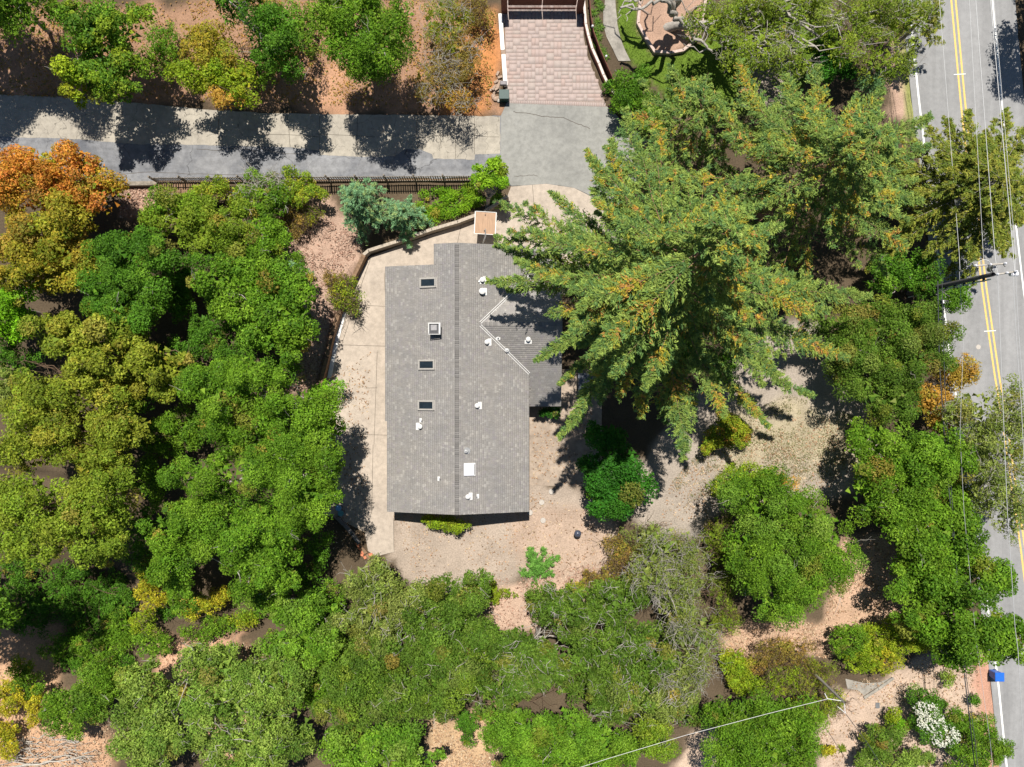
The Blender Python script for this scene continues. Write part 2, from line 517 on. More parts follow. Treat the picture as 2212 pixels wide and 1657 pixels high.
def sheet(name, poly, z, mat, sub=0, kind='structure', label=None):
    bm = bmesh.new()
    vs = [bm.verts.new((*G(*p), z)) for p in poly]
    f = bm.faces.new(vs)
    if f.normal.z < 0 or sum((vs[i].co.x - vs[i - 1].co.x) * (vs[i].co.y + vs[i - 1].co.y) for i in range(len(vs))) > 0:
        bmesh.ops.reverse_faces(bm, faces=[f])
    r = bmesh.ops.extrude_face_region(bm, geom=[f])
    for v in [g for g in r['geom'] if isinstance(g, bmesh.types.BMVert)]:
        v.co.z -= 0.13
    bmesh.ops.recalc_face_normals(bm, faces=bm.faces[:])
    o = bm_obj(name, bm, mat)
    if kind: o['kind'] = kind
    if label: o['label'] = label
    return o

def wobble(poly, step=14, amp=1.6, seed=3):
    """break straight outlines into slightly ragged ones"""
    rr = random.Random(seed)
    out = []
    n = len(poly)
    for i in range(n):
        a, b = poly[i], poly[(i + 1) % n]
        m = max(1, int(math.hypot(b[0] - a[0], b[1] - a[1]) / step))
        for k in range(m):
            t = k / m
            j = amp if k else 0
            out.append((a[0] + (b[0] - a[0]) * t + rr.uniform(-j, j), a[1] + (b[1] - a[1]) * t + rr.uniform(-j, j)))
    return out

lane = sheet('lane', wobble(LANE), 0.010, M['lane'])
OLDC = [(-160, 200), (0, 204), (150, 211), (300, 223), (450, 237), (560, 243), (680, 246), (800, 248), (1000, 250), (1080, 252), (1080, 332), (1026, 334), (1025, 345), (936, 343), (933, 333), (906, 322), (873, 323), (853, 337), (810, 339), (753, 338), (691, 335), (690, 325), (620, 318), (553, 317), (423, 313), (300, 312), (150, 300), (-160, 290)]
oldc = sheet('concrete_strip', wobble(OLDC, 10, 1.0, 5), 0.016, M['old_concrete'])
APRON = [(1082, 250), (1095, 221.5), (1311, 230.5), (1345, 262), (1400, 305), (1370, 400), (1330, 450), (1290, 429), (1240, 405.5), (1180, 396.5), (1105, 401.5), (1096, 390), (1082, 345)]
sheet('driveway_apron', wobble(APRON, 16, 0.7, 6), 0.020, M['apron'])
drive = sheet('concrete_driveway', DRIVE, 0.014, M['concrete'])
sheet('patio', PATIO, 0.012, M['patio'])
sheet('garden_walk', wobble(WALK, 12, 0.6, 8), 0.04, M['walk'])
sheet('footpath', PATH2, 0.02, M['walk'])
road = sheet('road', ROAD, 0.012, M['road'])

def strip(name, pts, w, z, mat, parent=None, h=0.0):
    """a flat band (or a low bar when h > 0) along a polyline of world points"""
    bm = bmesh.new()
    pts = [Vector((p[0], p[1], 0)) for p in pts]
    L, Rr = [], []
    for i, p in enumerate(pts):
        t = (pts[min(i + 1, len(pts) - 1)] - pts[max(i - 1, 0)]).normalized()
        n = Vector((-t.y, t.x, 0)) * w / 2
        L.append(bm.verts.new((p.x + n.x, p.y + n.y, z)))
        Rr.append(bm.verts.new((p.x - n.x, p.y - n.y, z)))
    fs = [bm.faces.new((L[i], Rr[i], Rr[i + 1], L[i + 1])) for i in range(len(pts) - 1)]
    if h > 0:
        r = bmesh.ops.extrude_face_region(bm, geom=fs)
        for v in [g for g in r['geom'] if isinstance(g, bmesh.types.BMVert)]:
            v.co.z += h
        bmesh.ops.recalc_face_normals(bm, faces=bm.faces[:])
    else:
        bmesh.ops.recalc_face_normals(bm, faces=fs)
        if fs[0].normal.z < 0:
            bmesh.ops.reverse_faces(bm, faces=fs)
    return bm_obj(name, bm, mat, parent)

ys = np.linspace(-390, 2690, 60)
strip('edge_line', [F(wl_x(y), y)[:2] for y in ys], 0.15, 0.016, M['white_paint'], road)
strip('edge_line', [F(yl_x(y) + 117, y)[:2] for y in ys], 0.13, 0.016, M['white_paint'], road)
for o_ in (-6.5, 6.5):
    strip('centre_line', [F(yl_x(y) + o_, y)[:2] for y in ys], 0.15, 0.016, M['yellow_paint'], road)
bm = bmesh.new()
cyl(bm, (*F(2935, 1041)[:2], 0.0), 0.20, 0.20, 0.02, 20)
bm_obj('manhole_cover', bm, M['stone'], road)
for fy in (224, 994):
    strip('road_marker', [F(yl_x(fy) - 20, fy)[:2], F(yl_x(fy) + 16, fy - 2)[:2]], 0.06, 0.0205, M['white_paint'], road)

# control joints of the concrete drive and the old concrete slabs
def joint(a, b, parent, z, w=0.03):
    strip('joint', [G(*a), G(*b)], w, z, M['joint'], parent)
for a, b in [((815, 760), (808, 960)), ((806, 960), (803, 1110)), ((760, 938), (836, 940)), ((735, 745), (836, 748)), ((790, 838), (815, 838)), ((850, 1120), (851, 1188)), ((1000, 470), (985, 540)), ((1150, 398), (1160, 530)), ((1110, 470), (1290, 480)), ((800, 560), (772, 640)), ((772, 640), (738, 745)), ((830, 590), (836, 700)), ((790, 660), (836, 662))]:
    joint(a, b, drive, 0.0185)
for a, b in [((473, 240), (472, 313)), ((620, 247), (627, 318)), ((690, 290), (810, 296)), ((691, 250), (691, 325)), ((773, 250), (773, 338)), ((901, 254), (902, 321)), ((1025, 256), (1025, 333)), ((905, 298), (982, 292)), ((1025, 292), (1078, 296)), ((950, 280), (953, 320)), ((553, 290), (690, 296)), ((982, 292), (984, 343))]:
    m_ = ((a[0] + b[0]) / 2 + R.uniform(-2, 2), (a[1] + b[1]) / 2 + R.uniform(-2, 2))
    joint(a, m_, oldc, 0.0205)
    joint(m_, b, oldc, 0.0205)
def crack(pts, parent, z, w=0.035):
    out = []
    for a, b in zip(pts[:-1], pts[1:]):
        for k in range(6):
            t = k / 6
            out.append(G(a[0] + (b[0] - a[0]) * t + R.uniform(-1.2, 1.2), a[1] + (b[1] - a[1]) * t + R.uniform(-1.2, 1.2)))
    strip('crack', out, w, z, M['joint'], parent)
apron = bpy.data.objects['driveway_apron']
crack([(1110, 242), (1150, 247), (1175, 252), (1215, 254), (1250, 268), (1280, 280)], apron, 0.0245, 0.045)
crack([(1112, 381), (1150, 378), (1165, 382)], apron, 0.0245)
crack([(425, 322), (470, 325), (520, 320), (560, 330)], lane, 0.0145)
crack([(560, 322), (600, 330), (690, 336)], lane, 0.0145)
crack([(200, 380), (330, 372), (480, 378), (700, 372)], lane, 0.0145)

# ------------------------------------------------------------------ paver driveway
pav = sheet('paver_driveway', PAVER, 0.014, M['grout'])
PV = [G(*p) for p in PAVER]
rp = random.Random(21)
x0, y0 = G(1084, 230)
cw = 0.31
nx_, ny_ = 30, 34
rest = Mesh()
used = set()
pv_meshes = {}
def paver_mesh(w, h, k):
    key = (w, h, k)
    if key not in pv_meshes:
        me = Mesh()
        g = 0.010
        a, b = w * cw - g, h * cw - g
        V = np.array([[g, g, 0], [a, g, 0], [a, b, 0], [g, b, 0], [g + .012, g + .012, .03], [a - .012, g + .012, .03], [a - .012, b - .012, .03], [g + .012, b - .012, .03]])
        Q = np.array([[0, 1, 5, 4], [1, 2, 6, 5], [2, 3, 7, 6], [3, 0, 4, 7], [4, 5, 6, 7]])
        c = [(0.385, 0.310, 0.282), (0.39, 0.308, 0.278), (0.38, 0.310, 0.284), (0.385, 0.318, 0.288), (0.39, 0.298, 0.264), (0.375, 0.312, 0.280)][k]
        me.add(V, Q, c)
        pv_meshes[key] = me.mesh('paver')
        pv_meshes[key].materials.append(M['paver'])
    return pv_meshes[key]
npv = 0
for j in range(ny_):
    for i in range(nx_):
        if (i, j) in used:
            continue
        opts = [(2, 2), (2, 1), (2, 1), (1, 2), (1, 2), (2, 1)]
        rp.shuffle(opts)
        for w, h in opts + [(1, 1)]:
            cells = [(i + a, j + b) for a in range(w) for b in range(h)]
            if any(c in used for c in cells):
                continue
            px, py = x0 + i * cw, y0 + 0.42 + j * cw
            pts = np.array([[px, py], [px + w * cw, py], [px + w * cw, py + h * cw], [px, py + h * cw]])
            ins, d = poly_dist(PV, pts[:, 0], pts[:, 1])
            if not (ins | (d < 0.22)).all():
                continue
            used.update(cells)
            if npv < 296:
                link('paver', paver_mesh(w, h, min(5, int(rp.random() ** 1.3 * 6))), pav, None, (px, py, 0.006 + rp.uniform(0, 0.004)))
                npv += 1
            else:
                mm = paver_mesh(w, h, rp.randrange(4))
                vv = np.zeros(len(mm.vertices) * 3)
                mm.vertices.foreach_get('co', vv)
                rest.add(vv.reshape(-1, 3) + np.array([px, py, 0.007]), np.array([[0, 1, 5, 4], [1, 2, 6, 5], [2, 3, 7, 6], [3, 0, 4, 7], [4, 5, 6, 7]]), (0.385, 0.31, 0.282))
            break
if rest.V:
    rest.obj('far_pavers', M['paver'], pav)['kind'] = 'stuff'
for i in range(44):            # the soldier course along the lane
    t = i / 43
    a = G(1098 + 208 * t, 219 + 8 * t)
    link('border_paver', paver_mesh(1, 1, rp.randrange(4)), pav, None, (a[0] - 0.09, a[1] - 0.18, 0.007)).scale = (0.6, 1.15, 1)

# ------------------------------------------------------------------ house
XR, ZR, PT = -4.25, 4.40, 0.25
YW, ZW = 4.63, 3.96
X_L1, X_L2, X_R = -10.05, -9.90, 1.36
Y_S, Y_N, Y_NOTCH, Y_STEP = -10.15, 10.88, 9.27, -2.98
X_NOTCH = -6.09
XW1, XW2, YW_S, YW_N = -2.6, 3.93, -1.84, 10.78
def z_main(x): return ZR - PT * abs(x - XR)
def z_wing(y): return ZW - PT * abs(y - YW)

house = empty('house', (XR, 0, 0), 'low grey shingle-roofed house with skylights and white roof vents in the clearing', 'house')
HO = Vector((XR, 0, 0))
def H(o):
    o.location = Vector(o.location) - HO
    return o
def slab(bm, pts, zf, th=0.16):
    top = [bm.verts.new((x, y, zf(x, y))) for x, y in pts]
    bot = [bm.verts.new((x, y, zf(x, y) - th)) for x, y in pts]
    n = len(pts)
    bm.faces.new(top)
    bm.faces.new(bot[::-1])
    for i in range(n):
        bm.faces.new((top[i], bot[i], bot[(i + 1) % n], top[(i + 1) % n]))
bm = bmesh.new()
slab(bm, [(X_L2, Y_S), (XR, Y_S), (XR, Y_N), (X_NOTCH, Y_N), (X_NOTCH, Y_NOTCH), (X_L1, Y_NOTCH), (X_L1, Y_STEP), (X_L2, Y_STEP)], lambda x, y: z_main(x))
slab(bm, [(XR, Y_S), (X_R, Y_S), (X_R, Y_N), (XR, Y_N)], lambda x, y: z_main(x))
slab(bm, [(XW1, YW_S + 3.9), (X_R - 0.02, YW_S), (XW2, YW_S), (XW2, YW), (XW1, YW)], lambda x, y: z_wing(y))
slab(bm, [(XW1, YW), (XW2, YW), (XW2, YW_N), (X_R - 0.02, YW_N), (XW1, YW_N - 3.9)], lambda x, y: z_wing(y))
bmesh.ops.recalc_face_normals(bm, faces=bm.faces[:])
roof = H(bm_obj('roof', bm, simple('roof_deck', (0.17, 0.155, 0.14), 0.95, 0.2), house))
# fascia boards are the slab edges; shingle tabs laid in overlapping courses
rs = np.random.default_rng(5)
sh = Mesh()
SHC = np.array([(0.280, 0.264, 0.248), (0.290, 0.273, 0.255), (0.270, 0.256, 0.242), (0.296, 0.282, 0.266), (0.350, 0.332, 0.308), (0.275, 0.255, 0.252)])
def tabs(u0, u1, v0, v1, ev, expo, fn, keep):
    """courses start at the eave v0 and climb to the ridge v1; fn(u, v, lift) -> xyz"""
    nrow = int(abs(v1 - v0) / expo) + 1
    sg = 1 if v1 > v0 else -1
    for r_ in range(nrow):
        va = v0 + sg * r_ * expo
        vb = v0 + sg * min((r_ + 1.25) * expo, abs(v1 - v0))
        u = u0 - rs.uniform(0, 0.3)
        while u < u1:
            w = rs.choice([0.13, 0.18, 0.24, 0.30])
            ua, ub = max(u, u0), min(u + w - 0.012, u1)
            u += w
            if ub - ua < 0.04 or not keep((ua + ub) / 2, va + sg * expo / 2):
                continue
            l = 0.012 + rs.uniform(0, 0.006)
            A = [fn(ua, va, l), fn(ub, va, l), fn(ub, vb, 0.004), fn(ua, vb, 0.004), fn(ua, va, 0.0), fn(ub, va, 0.0)]
            k = rs.choice(6, p=[0.25, 0.24, 0.2, 0.12, 0.08, 0.11])
            c = SHC[k] * rs.uniform(0.94, 1.06)
            sh.add(np.array(A), np.array([[0, 1, 2, 3], [4, 5, 1, 0]]) if sg * ev > 0 else np.array([[3, 2, 1, 0], [0, 1, 5, 4]]), c)
EX = 0.16
def fL(u, v, l): return (v, u, z_main(v) + l)
tabs(Y_S, Y_NOTCH, X_L2, XR, -1, EX, fL, lambda u, v: True)
tabs(Y_STEP, Y_NOTCH, X_L1, X_L2 - 0.002, -1, 0.15, fL, lambda u, v: True)
tabs(Y_NOTCH, Y_N, X_NOTCH, XR, -1, EX, fL, lambda u, v: True)
def fR(u, v, l): return (v, u, z_main(v) + l)
tabs(Y_S, Y_N, X_R, XR, -1, EX, fR, lambda u, v: z_main(v) > z_wing(u) - 0.04 or v < XW1 + 0.1)
def fW(u, v, l): return (u, v, z_wing(v) + l)
tabs(XW1, XW2, YW_S, YW, 1, EX, fW, lambda u, v: u > X_R or z_wing(v) > z_main(u) - 0.04)
tabs(XW1, XW2, YW_N, YW, 1, EX, fW, lambda u, v: u > X_R or z_wing(v) > z_main(u) - 0.04)
so = sh.obj('shingles', M['shingle'], roof, False)
so['kind'] = 'stuff'
# ridge caps
def cap_mesh(k):
    me = Mesh()
    L_, w_ = 0.22, 0.17
    dz = PT * w_
    V = np.array([[-w_, 0, -dz + .03], [0, 0, .045], [w_, 0, -dz + .03], [-w_, L_, -dz + .012], [0, L_, .02], [w_, L_, -dz + .012], [-w_, 0, -dz], [0, 0, .01], [w_, 0, -dz]])
    me.add(V, np.array([[0, 1, 4, 3], [1, 2, 5, 4], [6, 7, 1, 0], [7, 8, 2, 1]]), np.array((0.24, 0.226, 0.212)) * [0.86, 1.0, 1.1][k])
    m_ = me.mesh('ridge_cap')
    m_.materials.append(M['shingle'])
    return m_
caps = [cap_mesh(k) for k in range(3)]
y = Y_S
while y < Y_N - 0.2:
    link('ridge_cap', caps[R.randrange(3)], roof, None, (XR, y, ZR))
    y += 0.165
x = -2.45
while x < XW2 - 0.2:
    o = link('ridge_cap', caps[R.randrange(3)], roof, None, (x, YW, ZW))
    o.rotation_euler = (0, 0, -math.pi / 2)
    x += 0.165
# white valley flashing, two ribs in each valley
for sy in (1, -1):
    for off in (-0.075, 0.075):
        bm = bmesh.new()
        a = Vector((-2.5 + 0.04, YW + sy * 0.10, 0))
        b = Vector((X_R + 0.02, YW + sy * (X_R + 2.5), 0))
        t = (b - a).normalized()
        n = Vector((-t.y, t.x, 0))
        a, b = a + n * off, b + n * off
        za = max(z_main(a.x), z_wing(a.y)) + 0.06
        zb = max(z_main(b.x), z_wing(b.y)) + 0.06
        V = [bm.verts.new((*(p + n * s * 0.022).xy, z + e)) for p, z in ((a, za), (b, zb)) for s in (-1, 1) for e in (-0.07, 0)]
        bmesh.ops.convex_hull(bm, input=V)
        bm_obj('valley_flashing', bm, M['white_metal'], roof)
# walls
bm = bmesh.new()
def wallbox(x1, x2, y1, y2, z2):
    box(bm, ((x1 + x2) / 2, (y1 + y2) / 2, z2 / 2), (x2 - x1, y2 - y1, z2))
wallbox(X_L1 + 0.55, X_R - 0.5, Y_S + 0.45, Y_NOTCH - 0.4, 2.90)
wallbox(X_NOTCH + 0.4, X_R - 0.5, Y_NOTCH - 0.402, Y_N - 0.4, 2.88)
wallbox(X_R - 0.502, XW2 - 0.5, YW_S + 0.5, YW_N - 0.5, 2.32)
for yy, x1, x2 in ((Y_S + 0.451, X_L1 + 0.55, X_R - 0.5), (Y_N - 0.401, X_NOTCH + 0.4, X_R - 0.5)):
    vs = [bm.verts.new((x_, yy + (0.01 if yy < 0 else -0.01), z_)) for x_, z_ in ((x1, 2.6), (x2, 2.6), (x2, z_main(x2) - 0.17), (XR, ZR - 0.17), (x1, z_main(x1) - 0.17))]
    f_ = bm.faces.new(vs)
    r_ = bmesh.ops.extrude_face_region(bm, geom=[f_])
    for v in [g for g in r_['geom'] if isinstance(g, bmesh.types.BMVert)]:
        v.co.y += 0.12 if yy < 0 else -0.12
bmesh.ops.recalc_face_normals(bm, faces=bm.faces[:])
wall = H(bm_obj('wall', bm, M['stucco'], house))
def opening(name, c, s, mat_in, kind='window'):
    bm = bmesh.new()
    box(bm, c, (s[0] + 0.12, s[1] * 1.0, s[2] + 0.12), bev=0.01)
    o = H(bm_obj(name, bm, M['white_metal'], house))
    bm = bmesh.new()
    e = 0.012
    if s[0] > s[1]:
        box(bm, c, (s[0], s[1] + 2 * e, s[2]))
    else:
        box(bm, c, (s[0] + 2 * e, s[1] - 0.1, s[2] - 0.05))
    bm_obj('pane' if kind == 'window' else 'panel', bm, mat_in, o)
for x_ in (-8.2, -5.6, -1.2):
    opening('window', (x_, Y_S + 0.44, 1.5), (1.3, 0.06, 1.0), M['glass'])
opening('garage_door', (-2.4, Y_N - 0.39, 1.1), (4.6, 0.06, 2.1), M['stucco'], 'door')
opening('door', (0.0, Y_S + 0.44, 1.05), (0.9, 0.06, 2.05), M['gate_wood'], 'door')
for y_ in (-7.0, -1.5, 3.5, 6.8):
    opening('window', (X_L1 + 0.54, y_, 1.5), (0.06, 1.3, 1.0), M['glass'])
for y_ in (1.5, 6.5):
    opening('window', (XW2 - 0.49, y_, 1.3), (0.06, 1.3, 0.9), M['glass'])

def roof_pt(dx, dy):
    """point on the roof for a survey position"""
    z = 3.7
    for _ in range(4):
        x, y, _z = P(dx, dy, z)
        z = z_main(x)
        if XW1 < x < XW2 and YW_S < y < YW_N and (x > X_R or z_wing(y) > z):
            z = z_wing(y)
    return x, y, z
SL = math.atan(PT)
def slope_rot(x, y, z):
    if abs(z - z_main(x)) < 1e-4:
        return Matrix.Rotation(SL if x > XR else -SL, 4, 'Y'), (Vector((-1, 0)) if x > XR else Vector((1, 0)))
    return Matrix.Rotation(-SL if y > YW else SL, 4, 'X'), (Vector((0, -1)) if y > YW else Vector((0, 1)))
# skylights
for dx, dy in ((925, 611), (922, 788), (921, 875.5)):
    x, y, z = roof_pt(dx, dy)
    rot, _ = slope_rot(x, y, z)
    t = empty('skylight', Vector((x, y, z)) - HO)
    t.parent = house
    t.rotation_euler = rot.to_euler()
    bm = bmesh.new()
    for c, s in (((0, .33, .08), (1.36, .13, .16)), ((0, -.33, .08), (1.36, .13, .16)), ((-.615, 0, .08), (.13, .53, .16)), ((.615, 0, .08), (.13, .53, .16))):
        box(bm, c, s, bev=0.012)
    bm_obj('frame', bm, M['sky_frame'], t)
    bm = bmesh.new()
    box(bm, (0, 0, .085), (1.098, .528, .02))
    bm_obj('pane', bm, M['glass'], t)
    bm = bmesh.new()
    box(bm, (.69, 0, .028), (.07, .80, .02))
    box(bm, (0, -.40, .03), (1.30, .06, .015))
    bm_obj('flashing', bm, simple('lead_flashing', (0.42, 0.39, 0.36), 0.6, 0.2) if dx == 925 else bpy.data.materials['lead_flashing'], t)
# chimney
x, y, z = roof_pt(941, 712)
ch = empty('chimney', Vector((x, y, z)) - HO)
ch.parent = house
bm = bmesh.new()
box(bm, (0, 0, 0.30), (0.80, 0.78, 1.0), bev=0.02)
bm_obj('chase', bm, M['dark_metal'], ch)
bm = bmesh.new()
for c, s in (((0, .42, .86), (.94, .08, .14)), ((0, -.42, .86), (.94, .05, .08)), ((-.43, 0, .86), (.07, .76, .14)), ((.40, 0, .86), (.13, .76, .14))):
    box(bm, c, s, bev=0.01)
bm_obj('rim', bm, M['white_metal'], ch)
bm = bmesh.new()
box(bm, (-0.05, 0.08, 0.86), (0.46, 0.44, 0.05), bev=0.015)
cyl(bm, (-0.05, 0.08, 0.78), 0.10, 0.10, 0.1, 12)
bm_obj('cap', bm, simple('chimney_cap', (0.30, 0.29, 0.29), 0.8, 0.15), ch)
# white hatch
x, y, z = roof_pt(1014, 1014)
rot, _ = slope_rot(x, y, z)
t = empty('roof_hatch', Vector((x, y, z)) - HO)
t.parent = house
t.rotation_euler = rot.to_euler()
bm = bmesh.new()
box(bm, (0, 0, .06), (.92, 1.0, .12), bev=0.01)
bm_obj('kerb', bm, M['white_metal'], t)
bm = bmesh.new()
box(bm, (-.06, 0, .15), (.80, .94, .05), bev=0.02)
bm_obj('lid', bm, simple('hatch_lid', (0.62, 0.62, 0.66), 0.4, 0.05), t)
bm = bmesh.new()
box(bm, (.39, 0, .135), (.035, .8, .03))
bm_obj('hinge', bm, M['dark_metal'], t)
# vents and pipes
def vent(dx, dy, kind):
    x, y, z = roof_pt(dx, dy)
    rot, upv = slope_rot(x, y, z)
    t = empty({'cap': 'roof_vent', 'big': 'roof_vent', 'pipe': 'vent_pipe', 'turbine': 'exhaust_vent'}[kind], Vector((x, y, z)) - HO)
    t.parent = house
    uv = -Vector((upv.x, upv.y))                 # the plate shows on the downhill side
    if kind in ('cap', 'big'):
        r_ = 0.185 if kind == 'cap' else 0.24
        bm = bmesh.new()
        c = Vector((uv.x * 0.20, uv.y * 0.20, 0))
        c.z = 0.03 - 0.25 * 0.20 + 0.01
        box(bm, c, (0.30 if uv.x else 0.56, 0.56 if uv.x else 0.30, 0.018), rot=rot)
        bm_obj('flashing', bm, M['white_metal'], t)
        bm = bmesh.new()
        cyl(bm, (0, 0, -0.08), 0.10, 0.10, 0.32 if kind == 'cap' else 0.42, 14)
        bm_obj('pipe', bm, M['white_metal'], t)
        bm = bmesh.new()
        zt = 0.20 if kind == 'cap' else 0.30
        cyl(bm, (0, 0, zt), r_, r_, 0.10, 18)
        cyl(bm, (0, 0, zt + 0.10), r_, r_ * 0.45, 0.06, 18)
        bm_obj('cap', bm, M['white_metal'], t)
    elif kind == 'pipe':
        bm = bmesh.new()
        c = (uv.x * 0.08, uv.y * 0.08, 0.02)
        box(bm, c, (0.20 if uv.x else 0.34, 0.34 if uv.x else 0.20, 0.016), rot=rot)
        bm_obj('flashing', bm, M['white_metal'], t)
        bm = bmesh.new()
        cyl(bm, (0, 0, -0.05), 0.05, 0.05, 0.33, 10)
        bm_obj('pipe', bm, M['grey_metal'], t)
    else:
        bm = bmesh.new()
        cyl(bm, (uv.x * 0.07, uv.y * 0.07, 0.012), 0.27, 0.25, 0.02, 20, rot=rot)
        bm_obj('flashing', bm, M['grey_metal'], t)
        bm = bmesh.new()
        cyl(bm, (0, 0, -0.03), 0.10, 0.10, 0.22, 14)
        cyl(bm, (0, 0, 0.19), 0.16, 0.15, 0.10, 16)
        ball(bm, (0, 0, 0.29), 0.11, 0.5)
        bm_obj('cap', bm, M['grey_metal'], t)
for a in [(1042, 605, 'cap'), (1042, 630, 'big'), (1052, 739, 'cap'), (1141, 733, 'cap'), (1031, 876, 'cap'), (908, 921, 'cap'), (1011, 1072, 'cap'), (911, 908, 'pipe'), (1076, 729, 'pipe'), (950, 1034, 'pipe'), (1030, 1072, 'pipe'), (1035, 609, 'pipe'), (1095, 757, 'turbine'), (1007, 974, 'turbine')]:
    vent(*a)

# ------------------------------------------------------------------ walls, fences, gate, site furniture
def wall_along(name, pts, w, z0, h, mat, label, cat, capmat=None, capw=None, seg=None, parts='beam'):
    """wall of separate lengths along survey points"""
    P0 = G(*pts[0])
    root = empty(name, (P0[0], P0[1], 0), label, cat)
    for a, b in zip(pts[:-1], pts[1:]):
        A, B = Vector(G(*a)), Vector(G(*b))
        d = B - A
        bm = bmesh.new()
        mid = (A + B) / 2 - Vector(P0)
        box(bm, (mid.x, mid.y, z0 + h / 2), (d.length + w * 0.35, w, h), rz=math.atan2(d.y, d.x), bev=0.02)
        o = bm_obj(parts, bm, mat, root)
        if capmat:
            bm = bmesh.new()
            box(bm, (mid.x, mid.y, z0 + h + 0.03), (d.length + w * 0.2, capw or w * 0.8, 0.06), rz=math.atan2(d.y, d.x), bev=0.01)
            bm_obj('coping', bm, capmat, o)
    return root
wall_along('retaining_wall', [(1096, 430), (1046, 463), (990, 484), (935, 500), (860, 526), (800, 545), (790, 554)], 0.30, -0.05, 0.85, M['fence_wood'], 'curved retaining wall with a pale top edging the drive north of the house', 'wall', simple('wall_coping', (0.40, 0.34, 0.27), 0.95, 0.3), 0.26)
wall_along('timber_wall', [(790, 556), (768, 602), (752, 640), (736, 680), (722, 725), (712, 772), (697, 832)], 0.34, -0.05, 0.95, M['wood_wall'], 'dark brown timber retaining wall along the drive west of the house', 'wall')
wall_along('concrete_gutter', [(744, 676), (737, 700), (727, 740), (721, 768), (712, 815)], 0.34, 0.0, 0.12, M['kerb_white'], 'whitish concrete kerb at the foot of the brown timber wall', 'kerb', parts='kerb_length')
wall_along('low_wall', [(266, 400), (346, 399)], 0.35, -0.05, 0.55, M['fence_wood'], 'short timber wall beside the lane next to the orange tree', 'wall')

# picket fence below the lane
FA, FB = Vector(G(346, 398)), Vector(G(1022, 394))
fd = FB - FA
fl = fd.length
frz = math.atan2(fd.y, fd.x)
fence = empty('picket_fence', (FA.x, FA.y, 0), 'long weathered wooden picket fence between the lane and the lower yard', 'fence', rz=frz)
bm = bmesh.new(); box(bm, (0, 0, 0), (0.085, 0.03, 1.75), bev=0.006)
vtx = sorted(bm.verts, key=lambda v: -v.co.z)[:4]
for v in vtx: v.co.x *= 0.5
pk = bpy.data.meshes.new('picket'); bm.to_mesh(pk); bm.free(); pk.materials.append(M['fence_wood'])
n_p = 136
for i in range(n_p):
    o = link('picket', pk, fence, None, (0.08 + (fl - 0.16) * i / (n_p - 1), -0.05, 1.18 + R.uniform(-0.03, 0.03)))
    o.rotation_euler = (R.uniform(-0.01, 0.02), R.uniform(-0.015, 0.015), 0)
for z_ in (0.62, 1.75):
    bm = bmesh.new(); box(bm, (fl / 2, 0, z_), (fl, 0.05, 0.10), bev=0.008)
    bm_obj('rail', bm, M['fence_wood'], fence)
bm = bmesh.new(); box(bm, (0, 0, 0.95), (0.12, 0.12, 2.1), bev=0.01)
pm = bpy.data.meshes.new('post'); bm.to_mesh(pm); bm.free(); pm.materials.append(M['fence_wood'])
for i in range(12):
    link('post', pm, fence, None, (fl * i / 11, 0.09, 0))
bm = bmesh.new(); box(bm, (fl / 2, 0.16, 0.12), (fl, 0.10, 0.36), bev=0.01)
bm_obj('kick_board', bm, M['wood_wall'], fence)

# timber landing with planks beside the fence
lx, ly = G(384, 411)
ld = empty('timber_landing', (lx, ly, 0), 'small dark plank landing below the west end of the picket fence', 'landing')
for i in range(6):
    bm = bmesh.new(); box(bm, (-1.4 + i * 0.56, -0.10, 0.62), (0.50, 0.92, 0.05), bev=0.008)
    bm_obj('plank', bm, M['wood_wall'], ld)
for sx in (-1.5, 1.5):
    for sy in (-0.4, 0.3):
        bm = bmesh.new(); box(bm, (sx, sy, 0.29), (0.10, 0.10, 0.6))
        bm_obj('leg', bm, M['wood_wall'], ld)
bm = bmesh.new(); box(bm, (0, -0.6, 1.05), (3.4, 0.07, 0.09), bev=0.01)
bm_obj('handrail', bm, M['fence_wood'], ld)
for sx in (-1.6, 0, 1.6):
    bm = bmesh.new(); box(bm, (sx, -0.6, 0.82), (0.07, 0.07, 0.46)); bm_obj('baluster', bm, M['fence_wood'], ld)

# gate with posts
gx1, gy1 = G(1097, 19)
gx2, _ = G(1244, 19)
gate = empty('driveway_gate', ((gx1 + gx2) / 2, gy1, 0), 'reddish brown double gate of horizontal boards across the paver driveway', 'gate')
W = gx2 - gx1
for s in (-1, 1):
    lw = W / 2 - 0.06
    cxl = s * (W / 4 + 0.0)
    for k in range(7):
        bm = bmesh.new(); box(bm, (cxl, 0, 0.68 + k * 0.205), (lw, 0.05, 0.195), bev=0.008)
        bm_obj('board', bm, M['gate_wood'], gate)
    for k in range(26):
        bm = bmesh.new(); box(bm, (cxl - lw / 2 + 0.08 + (lw - 0.16) * k / 25, 0.0, 0.33), (0.035, 0.03, 0.50))
        bm_obj('bar', bm, M['dark_metal'], gate)
    bm = bmesh.new(); box(bm, (cxl, 0, 0.10), (lw, 0.07, 0.09), bev=0.01)
    bm_obj('bottom_rail', bm, M['gate_wood'], gate)
    bm = bmesh.new(); box(bm, (cxl, 0, 2.08), (lw, 0.09, 0.07), bev=0.01)
    bm_obj('top_rail', bm, M['gate_wood'], gate)
    bm = bmesh.new()
    px_, py_ = G(1089.5 if s < 0 else 1251.5, 24)
    box(bm, (px_ - gate.location.x, py_ - gate.location.y, 1.25), (0.50, 0.50, 2.5), bev=0.02)
    p_ = bm_obj('gate_post', bm, M['gate_wood'], gate)
    bm = bmesh.new(); box(bm, (px_ - gate.location.x, py_ - gate.location.y, 2.54), (0.60, 0.60, 0.07), bev=0.02)
    bm_obj('post_cap', bm, M['gate_wood'], p_)
